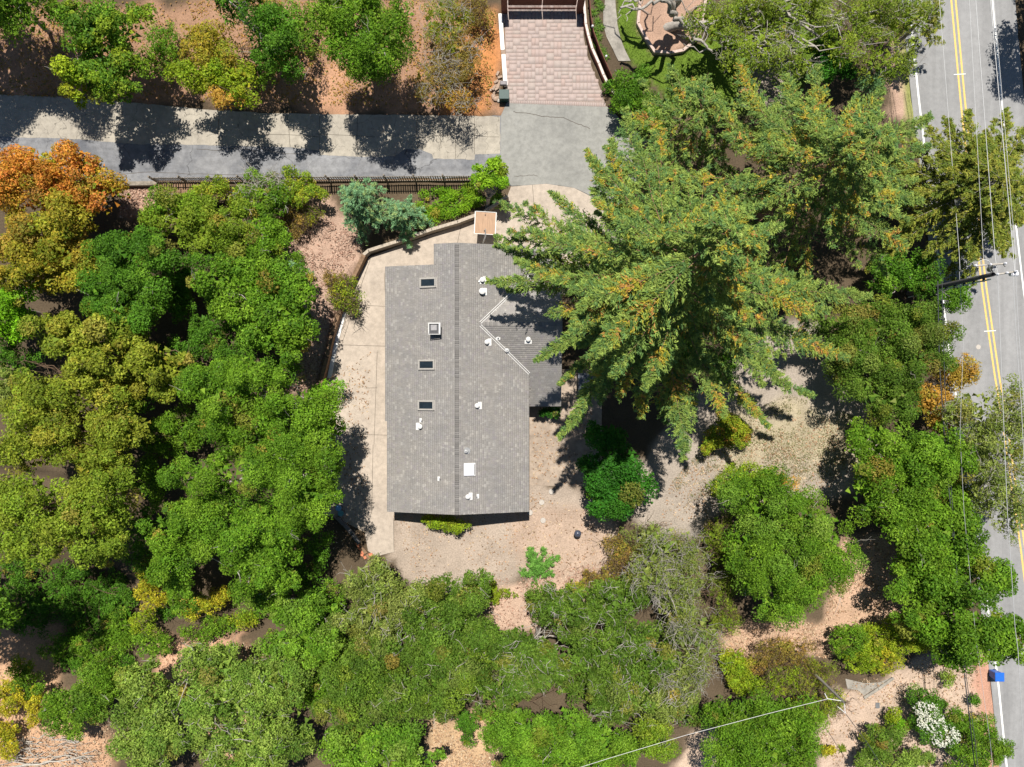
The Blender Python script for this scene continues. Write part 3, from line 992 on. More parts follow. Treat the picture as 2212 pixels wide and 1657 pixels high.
# white kerb wall on the west of the pavers
wall_along('white_kerb_wall', [(1081, 36), (1086, 111)], 0.34, 0, 0.42, M['kerb_white'], 'upper length of the low white wall beside the paver driveway, nearest the gate', 'wall', parts='kerb_length')
wall_along('grey_kerb_block', [(1086.4, 112.5), (1087.4, 122)], 0.34, 0, 0.38, M['block'], 'grey block between the two lengths of low white wall', 'block', parts='block_face')
wall_along('white_kerb_wall', [(1087.6, 123.5), (1092, 187)], 0.34, 0, 0.42, M['kerb_white'], 'lower length of the low white wall beside the paver driveway, by the stacked blocks', 'wall', parts='kerb_length')
# curved walls on the east of the pavers
INW = [(1259, -20), (1260, 10), (1264, 59), (1270, 85), (1278, 112), (1292, 143), (1302, 168), (1316, 196), (1338, 224), (1364, 254), (1396, 284)]
wall_along('curved_wall', INW, 0.28, -0.05, 0.60, M['gate_wood'], 'curved brown garden wall with whitish top along the east of the paver driveway', 'wall', simple('pale_coping', (0.62, 0.55, 0.50), 0.9, 0.2), 0.20)
OUT = [(1270, -10), (1274, 45), (1280, 80), (1294, 118), (1308, 150), (1322, 182), (1344, 212), (1372, 245), (1404, 276)]
wall_along('curved_fence', OUT, 0.07, 0.0, 0.95, M['gate_wood'], 'thin dark brown curved fence behind the whitish-topped garden wall', 'fence', parts='panel')
for i, ((dx, dy), lb) in enumerate(zip([(1271, 6), (1277, 70), (1306, 134)], ['nearest the gate', 'midway along', 'at the lower end'])):
    x, y = G(dx, dy)
    t = empty('path_light', (x, y, 0), 'small white post lamp on the curved brown fence, ' + lb, 'lamp', 'lamps on the curved fence')
    bm = bmesh.new(); cyl(bm, (0, 0, 0.0), 0.03, 0.03, 1.02, 8); bm_obj('stem', bm, M['dark_metal'], t)
    bm = bmesh.new(); cyl(bm, (0, 0, 1.02), 0.10, 0.07, 0.10, 12); ball(bm, (0, 0, 1.13), 0.08, 0.6); bm_obj('globe', bm, M['glass_globe'], t)
# planter edging
PL = [(1384, -20), (1377, 54), (1393, 84), (1413, 115), (1448, 117), (1474, 112), (1490, 99), (1506, 83), (1516, 54), (1522, 0)]
wall_along('planter_edging', PL, 0.24, -0.05, 0.42, M['beam_pink'], 'pale pinkish timber edging round the bed under the big oak', 'edging')
# stacked blocks near the white wall
rb = random.Random(4)
bm = bmesh.new(); box(bm, (0, 0, 0.10), (0.40, 0.20, 0.20), bev=0.015)
blk = bpy.data.meshes.new('concrete_block'); bm.to_mesh(blk); bm.free(); blk.materials.append(M['block'])
spots = [(1075, 198, .05, .0), (1078, 192, 1.5, .0), (1070, 190, .2, 0), (1068, 200, 1.3, 0), (1063, 196, .3, 0), (1074, 186, .1, 0), (1079, 180, 1.2, 0), (1072, 178, .5, 0), (1081, 201, 1.5, 0), (1073, 195, .6, .2), (1077, 188, 1.4, .2), (1067, 194, .9, .2), (1080, 168, .3, 0), (1075, 160, 1.1, 0)]
for dx, dy, rz, zz in spots:
    x, y = G(dx, dy)
    o = link('concrete_block', blk, None, None, (x, y, gh(x, y) + zz - 0.02))
    o.rotation_euler = (0, 0, rz)
    tag(o, 'brown concrete block in the heap beside the low white wall', 'block', 'heap of concrete blocks')
x, y = G(1087.5, 192)
t = empty('mailbox', (x, y, 0), 'grey box on a post at the end of the low white wall', 'mailbox')
bm = bmesh.new(); box(bm, (0, 0, 0.5), (0.12, 0.12, 1.0)); bm_obj('post', bm, M['wood_wall'], t)
bm = bmesh.new(); box(bm, (0, 0, 1.12), (0.55, 0.36, 0.26), bev=0.05); bm_obj('body', bm, simple('mailbox_paint', (0.17, 0.15, 0.155), 0.5, 0.15), t)
bm = bmesh.new(); box(bm, (0.285, 0, 1.12), (0.02, 0.30, 0.20), bev=0.005); bm_obj('door', bm, M['dark_metal'], t)
x, y = G(1089, 212)
t = empty('utility_box', (x, y, 0), 'dark green utility box at the corner of the lane and the pavers', 'box')
bm = bmesh.new(); box(bm, (0, 0, 0.40), (0.78, 0.72, 0.80), bev=0.04); bm_obj('body', bm, M['green_box'], t)
bm = bmesh.new(); box(bm, (0, 0, 0.825), (0.84, 0.78, 0.05), bev=0.02); bm_obj('lid', bm, M['green_box'], t)
for dx, dy, r_, sc_ in ((1072, 214, 0.3, .8), (1078, 217, 0.9, .6), (1066, 209, 1.5, .7), (1083, 205, .6, .5)):
    x, y = G(dx, dy)
    bm = bmesh.new(); bmesh.ops.create_icosphere(bm, subdivisions=2, radius=0.3 * sc_, matrix=Matrix.Diagonal((1.2, 0.9, 0.6, 1)))
    for v in bm.verts: v.co *= 1 + rb.uniform(-0.18, 0.18)
    o = bm_obj('rock', bm, M['stone'] if sc_ < .65 else M['block'], None, False, (x, y, gh(x, y) + 0.08))
    o.rotation_euler = (0, 0, r_)
    tag(o, 'loose pale rock beside the dark green utility box', 'rock', 'rocks by the utility box')

# wooden backboard on a pole
x, y, _ = F(1452, 742)
bx, by, bz = F(1456, 669, 2.5)
t = empty('backboard_stand', (x, y - 0.05, 0), 'square plywood backboard with white edges on a pole north of the house', 'backboard')
m_ = Mesh()
m_.tube(np.array([[0, 0, 0], [0, 0, 1.2], [0, 0.05, 1.9], [bx - x, (by - y) * 0.35, 2.25], [bx - x, by - y + 0.05, 2.42]]), 0.06, 8)
m_.obj('pole', M['grey_metal'], t, True)
brot = Matrix.Rotation(math.radians(16), 4, 'X') @ Matrix.Rotation(-0.06, 4, 'Z')
bm = bmesh.new(); box(bm, (bx - x, by - y + 0.05, 2.50), (1.60, 1.70, 0.05), rot=brot)
bd = bm_obj('board', bm, M['board_wood'], t)
bm = bmesh.new()
for c, s in (((-0.835, 0, 0.01), (0.07, 1.74, 0.10)), ((0.835, 0, 0.01), (0.07, 1.74, 0.10)), ((0, 0.87, 0.01), (1.60, 0.04, 0.09)), ((0, -0.87, 0.01), (1.60, 0.04, 0.09))):
    box(bm, Vector((bx - x, by - y + 0.05, 2.50)) + (brot.to_3x3() @ Vector(c)), s, rot=brot)
bm_obj('edge_trim', bm, M['white_paint'], bd)
for yy in (-0.62, 0.62):
    bm = bmesh.new(); cyl(bm, Vector((bx - x - 0.03, by - y + 0.05, 2.50)) + (brot.to_3x3() @ Vector((0, yy, 0.02))), 0.05, 0.05, 0.02, 8, rot=brot)
    bm_obj('bolt', bm, M['dark_metal'], bd)

# stepping stones
for (dx, dy), lb in zip([(1191, 1062), (1170, 1085), (1145, 1107), (1173, 1124)], ['closest to the dark green tree', 'second from the dark green tree', 'right beside the house corner', 'farthest south of the four']):
    x, y = G(dx, dy)
    bm = bmesh.new(); cyl(bm, (0, 0, -0.04), 0.24, 0.22, 0.13, 18)
    tag(bm_obj('stepping_stone', bm, M['stone'], None, False, (x, y, 0)), 'round pale stepping stone on the gravel, ' + lb, 'stepping stone', 'stepping stones by the house')

# patio cover, slatted pergola, globe lamps, grill
x, y, _ = P(1280, 826, 2.2)
t = empty('patio_cover', (x, y, 0), 'flat dark panel roof over the patio under the conifer branches', 'patio cover')
bm = bmesh.new(); box(bm, (0, 0, 2.2), (2.3, 1.5, 0.08), rz=0.02, bev=0.01); bm_obj('roof_panel', bm, M['dark_panel'], t)
for sx in (-1.05, 1.05):
    for sy in (-0.65, 0.65):
        bm = bmesh.new(); box(bm, (sx, sy, 1.08), (0.09, 0.09, 2.16)); bm_obj('post', bm, M['wood_wall'], t)
x, y, _ = P(1432, 826, 2.0)
t = empty('pergola', (x, y, 0), 'small slatted timber pergola in the shade of the tallest conifer', 'pergola')
for k in range(9):
    bm = bmesh.new(); box(bm, (0, -0.75 + k * 0.19, 2.05), (4.0, 0.09, 0.06), bev=0.006); bm_obj('slat', bm, M['fence_wood'] if k == 8 else M['wood_wall'], t)
for sx in (-1.8, 1.8):
    bm = bmesh.new(); box(bm, (sx, 0, 1.95), (0.10, 1.7, 0.12)); bm_obj('beam', bm, M['wood_wall'], t)
    for sy in (-0.7, 0.7):
        bm = bmesh.new(); box(bm, (sx, sy, 0.94), (0.12, 0.12, 1.88)); bm_obj('post', bm, M['wood_wall'], t)
for (dx, dy, r_), lb in zip([(1449, 877, .21), (1463, 908, .15)], ['larger white globe lamp on a post near the pergola', 'smaller white globe lamp on a post south of the pergola']):
    x, y, _ = P(dx, dy, 1.3)
    t = empty('globe_lamp', (x, y, 0), lb, 'lamp')
    bm = bmesh.new(); cyl(bm, (0, 0, 0), 0.04, 0.035, 1.2, 8); bm_obj('post', bm, M['dark_metal'], t)
    bm = bmesh.new(); ball(bm, (0, 0, 1.2 + r_), r_, 1.0, 16); bm_obj('globe', bm, M['glass_globe'], t, True)
x, y, _ = P(1248, 1153, 0.8)
t = empty('kettle_grill', (x, y, 0), 'dark kettle grill on the gravel below the dark green tree', 'grill')
bm = bmesh.new(); ball(bm, (0, 0, 0.78), 0.30, 0.8, 16); bm_obj('bowl', bm, simple('grill_enamel', (0.06, 0.07, 0.10), 0.25, 0.1), t, True)
for a in (0, 2.1, 4.2):
    bm = bmesh.new(); cyl(bm, (0.22 * math.cos(a), 0.22 * math.sin(a), 0), 0.015, 0.015, 0.66, 6); bm_obj('leg', bm, M['grey_metal'], t)
bm = bmesh.new(); box(bm, (0, 0, 1.045), (0.16, 0.03, 0.04), bev=0.01); bm_obj('handle', bm, M['dark_metal'], t)

# service corner south-west of the house
for (dx, dy), lb, sz in zip([(735, 1095), (740, 1106)], ['round drum with a bright blue lid', 'round drum with a teal lid'], (1.0, 1.0)):
    x, y = G(dx, dy)
    t = empty('drum', (x, y, 0), lb + ' by the leafy corner of the drive', 'drum')
    bm = bmesh.new(); cyl(bm, (0, 0, 0.02), 0.21, 0.23, 0.62, 18); bm_obj('body', bm, M['dark_panel'], t)
    bm = bmesh.new(); cyl(bm, (0, 0, 0.64), 0.25, 0.24, 0.05, 20); bm_obj('lid', bm, M['blue_lid'] if dy < 1100 else simple('teal_lid', (0.10, 0.28, 0.32), 0.5, 0.15), t)
wall_along('timber_sleeper', [(729, 1117), (745, 1133), (762, 1152), (776, 1172)], 0.30, 0.0, 0.28, simple('old_sleeper', (0.16, 0.15, 0.145), 0.9, 0.3), 'grey timber sleeper edging running from the drums to the orange bricks', 'sleeper')
wall_along('timber_sleeper', [(780, 1178), (792, 1195), (798, 1206)], 0.26, 0.0, 0.24, M['wood_wall'], 'brown timber sleeper edging below the orange bricks', 'sleeper')
bm = bmesh.new(); box(bm, (0, 0, 0.05), (0.40, 0.24, 0.10), bev=0.015)
tb = bpy.data.meshes.new('terracotta_brick'); bm.to_mesh(tb); bm.free(); tb.materials.append(M['terracotta'])
for dx, dy, rz in ((779, 1182, .9), (786, 1190, .7), (783, 1196, 1.3), (800, 1198, .2), (791, 1203, .4), (773, 1176, 2.0)):
    x, y = G(dx, dy)
    o = link('terracotta_brick', tb, None, None, (x, y, max(0.02, gh(x, y))))
    o.rotation_euler = (0, 0, rz)
    tag(o, 'orange brick lying loose at the south-west corner of the drive', 'brick', 'loose orange bricks')
x, y = G(691, 1062)
t = empty('ladder', (x, y, 0.06), 'pale metal ladder lying under the trees west of the house', 'ladder', rz=math.pi / 2 - 0.03)
for sy in (-0.18, 0.18):
    bm = bmesh.new(); box(bm, (0, sy, 0.63), (2.6, 0.05, 0.07)); bm_obj('rail', bm, M['white_metal'], t)
for k in range(8):
    bm = bmesh.new(); box(bm, (-1.15 + k * 0.33, 0, 0.63), (0.04, 0.34, 0.03)); bm_obj('rung', bm, M['white_metal'], t)
for k in (-1, 1):
    bm = bmesh.new(); box(bm, (k * 0.9, 0, 0.27), (0.1, 0.6, 0.58)); bm_obj('trestle', bm, M['wood_wall'], t)
# footpath kerb and drain grate
wall_along('path_kerb', [(1866, 1506), (1896, 1487), (1928, 1464)], 0.22, 0.0, 0.16, M['walk'], 'pale concrete kerb along the short grey footpath near the flowering bush', 'kerb', parts='kerb_length')
x, y = F(2632, 2116)[:2]
t = empty('drain_grate', (x, y, gh(x, y)), 'small grey drain grate on the bare soil near the flowering bush', 'grate')
bm = bmesh.new(); box(bm, (0, 0, 0.03), (0.34, 0.46, 0.05)); bm_obj('frame', bm, M['dark_panel'], t)
for k in range(5):
    bm = bmesh.new(); box(bm, (-0.12 + k * 0.06, 0, 0.062), (0.03, 0.40, 0.012)); bm_obj('slat', bm, M['grey_metal'], t)
# blue recycling bin
x, y = G(2141, 1452)
t = empty('recycling_bin', (x, y, 0), 'bright blue wheeled bin standing on the white road edge line', 'bin', rz=0.02)
bm = bmesh.new(); box(bm, (0, 0, 0.52), (0.62, 0.66, 0.92), bev=0.04)
for v in bm.verts:
    if v.co.z < 0.5: v.co.x *= 0.78; v.co.y *= 0.80
bm_obj('body', bm, M['blue_plastic'], t)
bm = bmesh.new(); box(bm, (0.02, 0, 1.02), (0.74, 0.74, 0.08), rot=Matrix.Rotation(-0.05, 4, 'Y'), bev=0.03); bm_obj('lid', bm, M['blue_plastic'], t)
bm = bmesh.new(); box(bm, (0.36, 0, 0.98), (0.06, 0.50, 0.05), bev=0.01); bm_obj('handle', bm, M['blue_plastic'], t)
for sy in (-0.27, 0.27):
    bm = bmesh.new(); cyl(bm, (0.24, sy, 0.12), 0.12, 0.12, 0.06, 14, rot=Matrix.Rotation(math.pi / 2, 4, 'X')); bm_obj('wheel', bm, M['dark_metal'], t)

# ------------------------------------------------------------------ poles and wires
px_, py_, _ = F(2980, 823, 10.6)
t = empty('power_pole', (px_, py_, 0), 'tall wooden power pole with crossarms beside the road', 'pole')
m_ = Mesh(); m_.tube([[0, 0, -0.2], [0, 0, 4], [0, 0, 8], [0, 0, 10.6]], [0.20, 0.185, 0.16, 0.145], 14); m_.obj('shaft', M['pole'], t, True)
m_ = Mesh(); m_.tube([[0, -0.30, 0], [0, -0.30, 10.3]], 0.055, 8); ri = m_.obj('riser', M['conduit'], t, True)
for z_ in np.arange(3.0, 10.4, 1.1):
    bm = bmesh.new(); box(bm, (0, -0.22, z_), (0.14, 0.30, 0.10)); bm_obj('bracket', bm, M['dark_metal'], ri)
def rel(fx, fy, z):
    a = F(fx, fy, z)
    return np.array([a[0] - px_, a[1] - py_, z])
for (a, b), nm in zip([(rel(2919, 798, 10.9), rel(3014, 791, 10.9)), (rel(2986, 824, 10.75), rel(3046, 815, 10.75))], ('crossarm', 'crossarm')):
    m_ = Mesh(); m_.tube([a, (a + b) / 2, b], 0.065, 6); ca = m_.obj(nm, M['bark_pale'], t)
    for s in (0.03, 0.5, 0.97):
        p_ = a + (b - a) * s
        bm = bmesh.new(); cyl(bm, (p_[0], p_[1], p_[2] + 0.05), 0.05, 0.05, 0.10, 10); cyl(bm, (p_[0], p_[1], p_[2] + 0.15), 0.09, 0.06, 0.07, 10); cyl(bm, (p_[0], p_[1], p_[2] + 0.22), 0.075, 0.04, 0.06, 10)
        bm_obj('insulator', bm, M['porcelain'], ca)
for fx1, fy1, fx2, fy2 in ((2965, 795, 2975, 822), (2978, 794, 2978, 818), (2930, 803, 2925, 822), (3008, 792, 3015, 800)):
    m_ = Mesh(); m_.tube([rel(fx1, fy1, 10.9), rel(fx2, fy2, 10.2)], 0.035, 6); m_.obj('brace', M['grey_metal'], t)
m_ = Mesh()
m_.tube([rel(2925, 800, 10.9), rel(2935, 785, 11.25), rel(2952, 778, 11.4), rel(2966, 782, 11.3), rel(2972, 792, 11.1)], 0.022, 6); m_.obj('jumper_wire', M['white_metal'], t)
bm = bmesh.new(); a = rel(3030, 822, 10.6); cyl(bm, a, 0.16, 0.16, 0.5, 12, rot=Matrix.Rotation(math.pi / 2, 4, 'Y')); bm_obj('fuse_cutout', bm, M['porcelain'], t)
bm = bmesh.new(); a = rel(2968, 808, 10.0); cyl(bm, a, 0.2, 0.2, 0.55, 14); bm_obj('transformer', bm, M['grey_metal'], t)

def wire(name, pts, z, r, mat, label, sag=0.25, group=None):
    W_ = []
    n = len(pts)
    for i in range(n - 1):
        for k in range(6):
            s = (i + k / 6) / (n - 1)
            tt = k / 6
            fx = pts[i][0] + (pts[i + 1][0] - pts[i][0]) * tt
            fy = pts[i][1] + (pts[i + 1][1] - pts[i][1]) * tt
            zz = z if np.isscalar(z) else z[0] + (z[1] - z[0]) * s
            W_.append(F(fx, fy, zz - sag * 4 * s * (1 - s)))
    W_.append(F(*pts[-1], z if np.isscalar(z) else z[1]))
    W_ = np.array(W_)
    m_ = Mesh(); m_.tube(W_ - W_[0], r, 5)
    o = m_.obj(name, mat)
    o.location = W_[0]
    return tag(o, label, 'wire', group)
wire('overhead_wire', [(2916, -120), (2927, 0), (2985, 767), (2992, 818)], 10.9, 0.020, M['wire'], 'thin bright wire from the top of the power pole over the north road, middle one')
wire('overhead_wire', [(2960, -120), (2971, 0), (3040, 767), (3044, 815)], 10.9, 0.024, M['wire'], 'thick bright wire from the outer end of the pole crossarm over the north road')
wire('overhead_wire', [(2974, -120), (2982, 0), (3047, 767), (3046, 812)], 10.9, 0.014, M['wire'], 'thin wire running just outside the thick bright one north of the pole')
wire('overhead_wire', [(2806, -120), (2818, 0), (2878, 767), (2880, 810)], 7.6, 0.017, M['wire'], 'thin wire over the olive cypress nearest the yard')
wire('overhead_wire', [(2900, -120), (2908, 0), (2950, 767), (2952, 795)], 10.9, 0.014, M['wire'], 'faint thin wire over the olive cypress, inner of the bright group')
wire('overhead_wire', [(2992, 822), (2996, 906), (3022, 1534), (3045, 1881), (3054, 1951), (3074, 2300), (3080, 2420)], 10.8, 0.020, M['wire'], 'bright wire running south from the pole over the yellow road lines')
wire('overhead_wire', [(3038, 818), (3048, 1000), (3063, 1207), (3090, 1700)], 10.8, 0.018, M['wire'], 'bright wire leaving the picture on the road south of the pole, inner of the pair')
wire('overhead_wire', [(3046, 815), (3056, 1000), (3074, 1230), (3100, 1700)], 10.8, 0.018, M['wire'], 'bright wire leaving the picture on the road south of the pole, outer of the pair')
wire('overhead_cable', [(2813, 843), (2818, 1091), (2837, 1369), (2853, 1534), (2871, 1765), (2890, 1997), (2906, 2136), (2924, 2301), (2936, 2420)], 5.6, 0.040, M['cable'], 'thick dark cable running south from the pole over the roadside trees', 0.0)
wire('overhead_cable', [(2826, 843), (2834, 1150), (2858, 1534), (2880, 1850), (2900, 2040), (2914, 2136), (2934, 2301), (2946, 2420)], 6.0, 0.024, M['cable'], 'thinner dark cable beside the thick one south of the pole', 0.0)
wire('overhead_wire', [(2878, 815), (2890, 1026), (2880, 1300), (2892, 1534), (2929, 1928), (2971, 2228), (2990, 2420)], 7.0, 0.013, M['wire'], 'very thin grey wire between the dark cables and the road line', 0.0)

sx_, sy_, _ = F(2531, 2106, 6.8)
t = empty('service_pole', (sx_, sy_, 0), 'thin grey service pole with a fork of wires near the bottom shrubs', 'pole')
m_ = Mesh(); m_.tube([[0, 0, -0.2], [0, 0, 3.5], [0, 0, 6.9]], [0.12, 0.105, 0.09], 10); m_.obj('shaft', M['bark_grey'], t, True)
def rel2(fx, fy, z):
    a = F(fx, fy, z)
    return np.array([a[0] - sx_, a[1] - sy_, z])
for a, b in (((2531, 2104), (2482, 2096)), ((2533, 2112), (2536, 2138)), ((2513, 2120), (2537, 2140)), ((2482, 2096), (2474, 2080))):
    m_ = Mesh(); m_.tube([rel2(*a, 6.6), rel2(*b, 6.5)], 0.03, 6); m_.obj('bracket', M['white_metal'], t)
wire('service_wire', [(2482, 2097), (2304, 2141), (2060, 2205), (1897, 2254), (1814, 2279), (1700, 2315)], (6.5, 7.2), 0.017, M['white_metal'], 'white service wire crossing the bottom trees from the thin grey pole', 0.25)
wire('service_wire', [(2536, 2140), (2600, 2226), (2647, 2301), (2700, 2390)], (6.5, 6.5), 0.024, M['cable'], 'dark service wire running down from the thin grey pole', 0.1)

# ------------------------------------------------------------------ vegetation
GAIN = np.array([1.36, 1.46, 0.88])
NGAIN = np.array([1.36, 1.46, 1.06])
def leaf_quads(p, n, l, w, c, rng, axis=None):
    """one pointed leaf per point: p positions, n normals, l / w length and width, c colours"""
    N = len(p)
    n = n / (np.linalg.norm(n, axis=1, keepdims=True) + 1e-9)
    a = rng.normal(size=(N, 3)) if axis is None else axis
    t = a - n * np.sum(a * n, 1, keepdims=True)
    t /= np.linalg.norm(t, axis=1, keepdims=True) + 1e-9
    b = np.cross(n, t)
    l = l[:, None] * 0.5
    w = w[:, None] * 0.5
    V = np.stack([p - t * l - b * w, p + b * w * 1.1 - t * l * 0.7, p + t * l], 1).reshape(-1, 3)
    Q = np.arange(N * 3).reshape(N, 3)
    return V, Q, np.repeat(c, 3, axis=0)

# palettes: (linear colour, weight)
PAL = {
    'green':   [((.075, .150, .014), 4), ((.110, .190, .020), 4), ((.150, .225, .030), 2), ((.045, .100, .012), 2)],
    'lush':    [((.048, .118, .014), 4), ((.068, .148, .018), 4), ((.098, .185, .024), 2), ((.036, .088, .013), 2)],
    'bright':  [((.100, .190, .022), 4), ((.138, .225, .030), 3), ((.070, .150, .018), 3)],
    'lime':    [((.130, .270, .012), 4), ((.095, .220, .010), 3), ((.180, .300, .03), 2)],
    'olive':   [((.160, .180, .026), 4), ((.205, .210, .036), 3), ((.115, .155, .022), 4), ((.250, .205, .04), 1)],
    'oliveg':  [((.150, .200, .026), 4), ((.195, .225, .036), 3), ((.110, .165, .022), 3)],
    'pale':    [((.165, .225, .055), 4), ((.210, .260, .080), 3), ((.110, .180, .040), 3), ((.075, .140, .030), 1)],
    'grey':    [((.150, .180, .055), 4), ((.200, .215, .085), 3), ((.105, .145, .040), 3)],
    'oak':     [((.075, .130, .022), 4), ((.100, .155, .028), 4), ((.052, .100, .016), 3), ((.150, .170, .060), 1)],
    'dark':    [((.022, .085, .012), 4), ((.030, .110, .015), 3), ((.050, .145, .018), 1)],
    'orange':  [((.420, .165, .045), 5), ((.370, .175, .035), 4), ((.250, .190, .026), 2), ((.430, .145, .065), 3), ((.11, .16, .02), 2)],
    'amber':   [((.235, .195, .030), 4), ((.290, .200, .036), 3), ((.180, .185, .026), 3), ((.34, .18, .05), 1), ((.11, .15, .02), 3)],
    'yellow':  [((.350, .275, .030), 4), ((.290, .250, .026), 3), ((.190, .220, .022), 4), ((.30, .17, .04), 1)],
    'ygreen':  [((.175, .235, .020), 4), ((.220, .250, .024), 3), ((.125, .195, .016), 4), ((.27, .24, .03), 1)],
    'mixed':   [((.150, .215, .024), 4), ((.210, .245, .030), 3), ((.090, .150, .020), 3), ((.34, .27, .04), 2)],
    'mixleft': [((.075, .150, .020), 4), ((.110, .180, .024), 3), ((.205, .245, .03), 2), ((.045, .105, .018), 2)],
    'brown':   [((.190, .145, .050), 4), ((.220, .135, .060), 3), ((.160, .145, .030), 3), ((.32, .18, .07), 2)],
    'rust':    [((.400, .210, .060), 4), ((.330, .180, .050), 3), ((.250, .190, .040), 2), ((.16, .17, .03), 1)],
    'red':     [((.180, .220, .022), 5), ((.230, .235, .026), 4), ((.26, .07, .03), 1.6), ((.11, .17, .02), 3)],
    'teal':    [((.110, .200, .130), 4), ((.150, .250, .165), 3), ((.075, .150, .085), 3)],
    'ivy':     [((.115, .215, .014), 4), ((.170, .260, .022), 3), ((.075, .165, .012), 3)],
}
# species: palette, leaf length, width ratio, clump radius, density (leaves per m2 of clump), twigs, bark
SPEC = {
    'oak':    dict(l=.165, a=.60, cr=.66, dens=140, tw=.45, bark='bark_pale', limbs=9),
    'broad':  dict(l=.185, a=.66, cr=.80, dens=122, tw=.06, bark='bark_grey', limbs=10),
    'fine':   dict(l=.155, a=.58, cr=.70, dens=158, tw=.06, bark='bark_grey', limbs=10),
    'maple':  dict(l=.190, a=.68, cr=.74, dens=122, tw=.03, bark='bark_brown', limbs=12),
    'sparse': dict(l=.150, a=.56, cr=.55, dens=58, tw=1.6, bark='bark_grey', limbs=20),
    'twiggy': dict(l=.120, a=.46, cr=.60, dens=84, tw=4.2, bark='bark_grey', limbs=14),
    'shrub':  dict(l=.145, a=.60, cr=.38, dens=180, tw=.1, bark='bark_brown', limbs=8),
    'thin':   dict(l=.125, a=.50, cr=.42, dens=78, tw=2.0, bark='bark_brown', limbs=16),
}
NLEAF = [0]
GROW = 1.14
def pick(pal, n, rng):
    cs = np.array([c for c, _ in PAL[pal]])
    w = np.array([w for _, w in PAL[pal]], float)
    return cs[rng.choice(len(cs), n, p=w / w.sum())]

def crown_mesh(lobes, pal, sp, rng, dmul=1.0, alt=None, altp=0.0):
    m = Mesh()
    lsz = rng.uniform(.86, 1.12)
    L = np.array([l[:6] for l in lobes])
    tips = []
    for li, (cx, cy, cz, rx, ry, rz) in enumerate(L):
        lp = lobes[li][6] if len(lobes[li]) > 6 and lobes[li][6] else pal
        rx, ry = rx * GROW, ry * GROW
        cr = min(sp['cr'], 0.55 * min(rx, ry))
        nc = max(5, int(1.62 * rx * ry / cr ** 2))
        u = rng.uniform(-0.04, 1.0, nc)
        ph = rng.uniform(0, 2 * math.pi, nc)
        s = np.sqrt(1 - u * u)
        d = np.stack([s * np.cos(ph), s * np.sin(ph), u], 1)
        ragged = 1 + 0.16 * np.sin(ph * 3 + li * 1.7) + 0.10 * np.sin(ph * 7 + li)
        rad = rng.uniform(0.66, 1.02, nc) * ragged
        c = np.array([cx, cy, cz]) + d * np.array([rx - cr * .6, ry - cr * .6, rz]) * rad[:, None]
        for lj in range(len(L)):           # drop clumps buried in a neighbouring lobe
            if lj != li:
                q = (c - L[lj, :3]) / L[lj, 3:6]
                keep = (np.sum(q * q, 1) > 0.42) | (rng.random(len(c)) < 0.3)
                c, d = c[keep], d[keep]
        tips.append(c)
        ni = int(math.pi * rx * ry * 11 * min(1.0, sp['dens'] / 110) * min(1, dmul + .2))
        g = rng.normal(size=(ni, 3))
        g /= np.linalg.norm(g, axis=1, keepdims=True)
        g[:, 2] = np.abs(g[:, 2]) * .9
        p = np.array([cx, cy, cz]) + g * np.array([rx, ry, rz]) * (0.75 * np.sqrt(rng.random((ni, 1))))
        ll = rng.uniform(.32, .55, ni) * min(1.0, max(.45, min(rx, ry) / 1.6))
        V, Q, C = leaf_quads(p, np.array([0, 0, .8]) + rng.normal(size=(ni, 3)) * .4, ll, ll * .75, pick(lp, ni, rng) * rng.uniform(.7, 1.2, (ni, 1)) * GAIN, rng)
        m.add(V, Q, C)
        NLEAF[0] += ni
        for k in range(len(c)):
            r = cr * rng.uniform(0.6, 1.5)
            n = max(6, int(sp['dens'] * dmul * 3.6 * r * r * rng.uniform(0.75, 1.25)))
            g = rng.normal(size=(n, 3))
            g /= np.linalg.norm(g, axis=1, keepdims=True)
            g[:, 2] = np.where(g[:, 2] < -0.35, -g[:, 2], g[:, 2])
            rr = r * (0.35 + 0.65 * np.sqrt(rng.random(n)))
            p = c[k] + g * rr[:, None] * np.array([1, 1, 0.72])
            nr = g * 0.6 + np.array([0, 0, 0.38]) + rng.normal(size=(n, 3)) * 0.5
            tone = pick(alt if alt and rng.random() < altp else lp, 1, rng)[0]
            if rng.random() < .05:
                tone = pick('brown', 1, rng)[0]
            col = (0.55 * tone + 0.45 * pick(lp, n, rng)) * rng.uniform(0.6, 1.45, (n, 1)) * rng.uniform(0.8, 1.2) * GAIN
            ll = sp['l'] * rng.uniform(0.55, 1.35, n) * lsz
            V, Q, C = leaf_quads(p, nr, ll, ll * sp['a'], col, rng)
            m.add(V, Q, C)
            NLEAF[0] += n
    return m, np.concatenate(tips) if tips else np.zeros((0, 3))

def bend(a, b, n, rng, amp):
    a, b = np.asarray(a, float), np.asarray(b, float)
    t = np.linspace(0, 1, n)[:, None]
    p = a + (b - a) * t
    L_ = np.linalg.norm(b - a)
    p[:, 2] += np.sin(t[:, 0] * math.pi) * 0.02 * L_
    p[1:-1] += rng.normal(size=(n - 2, 3)) * amp * L_
    return p

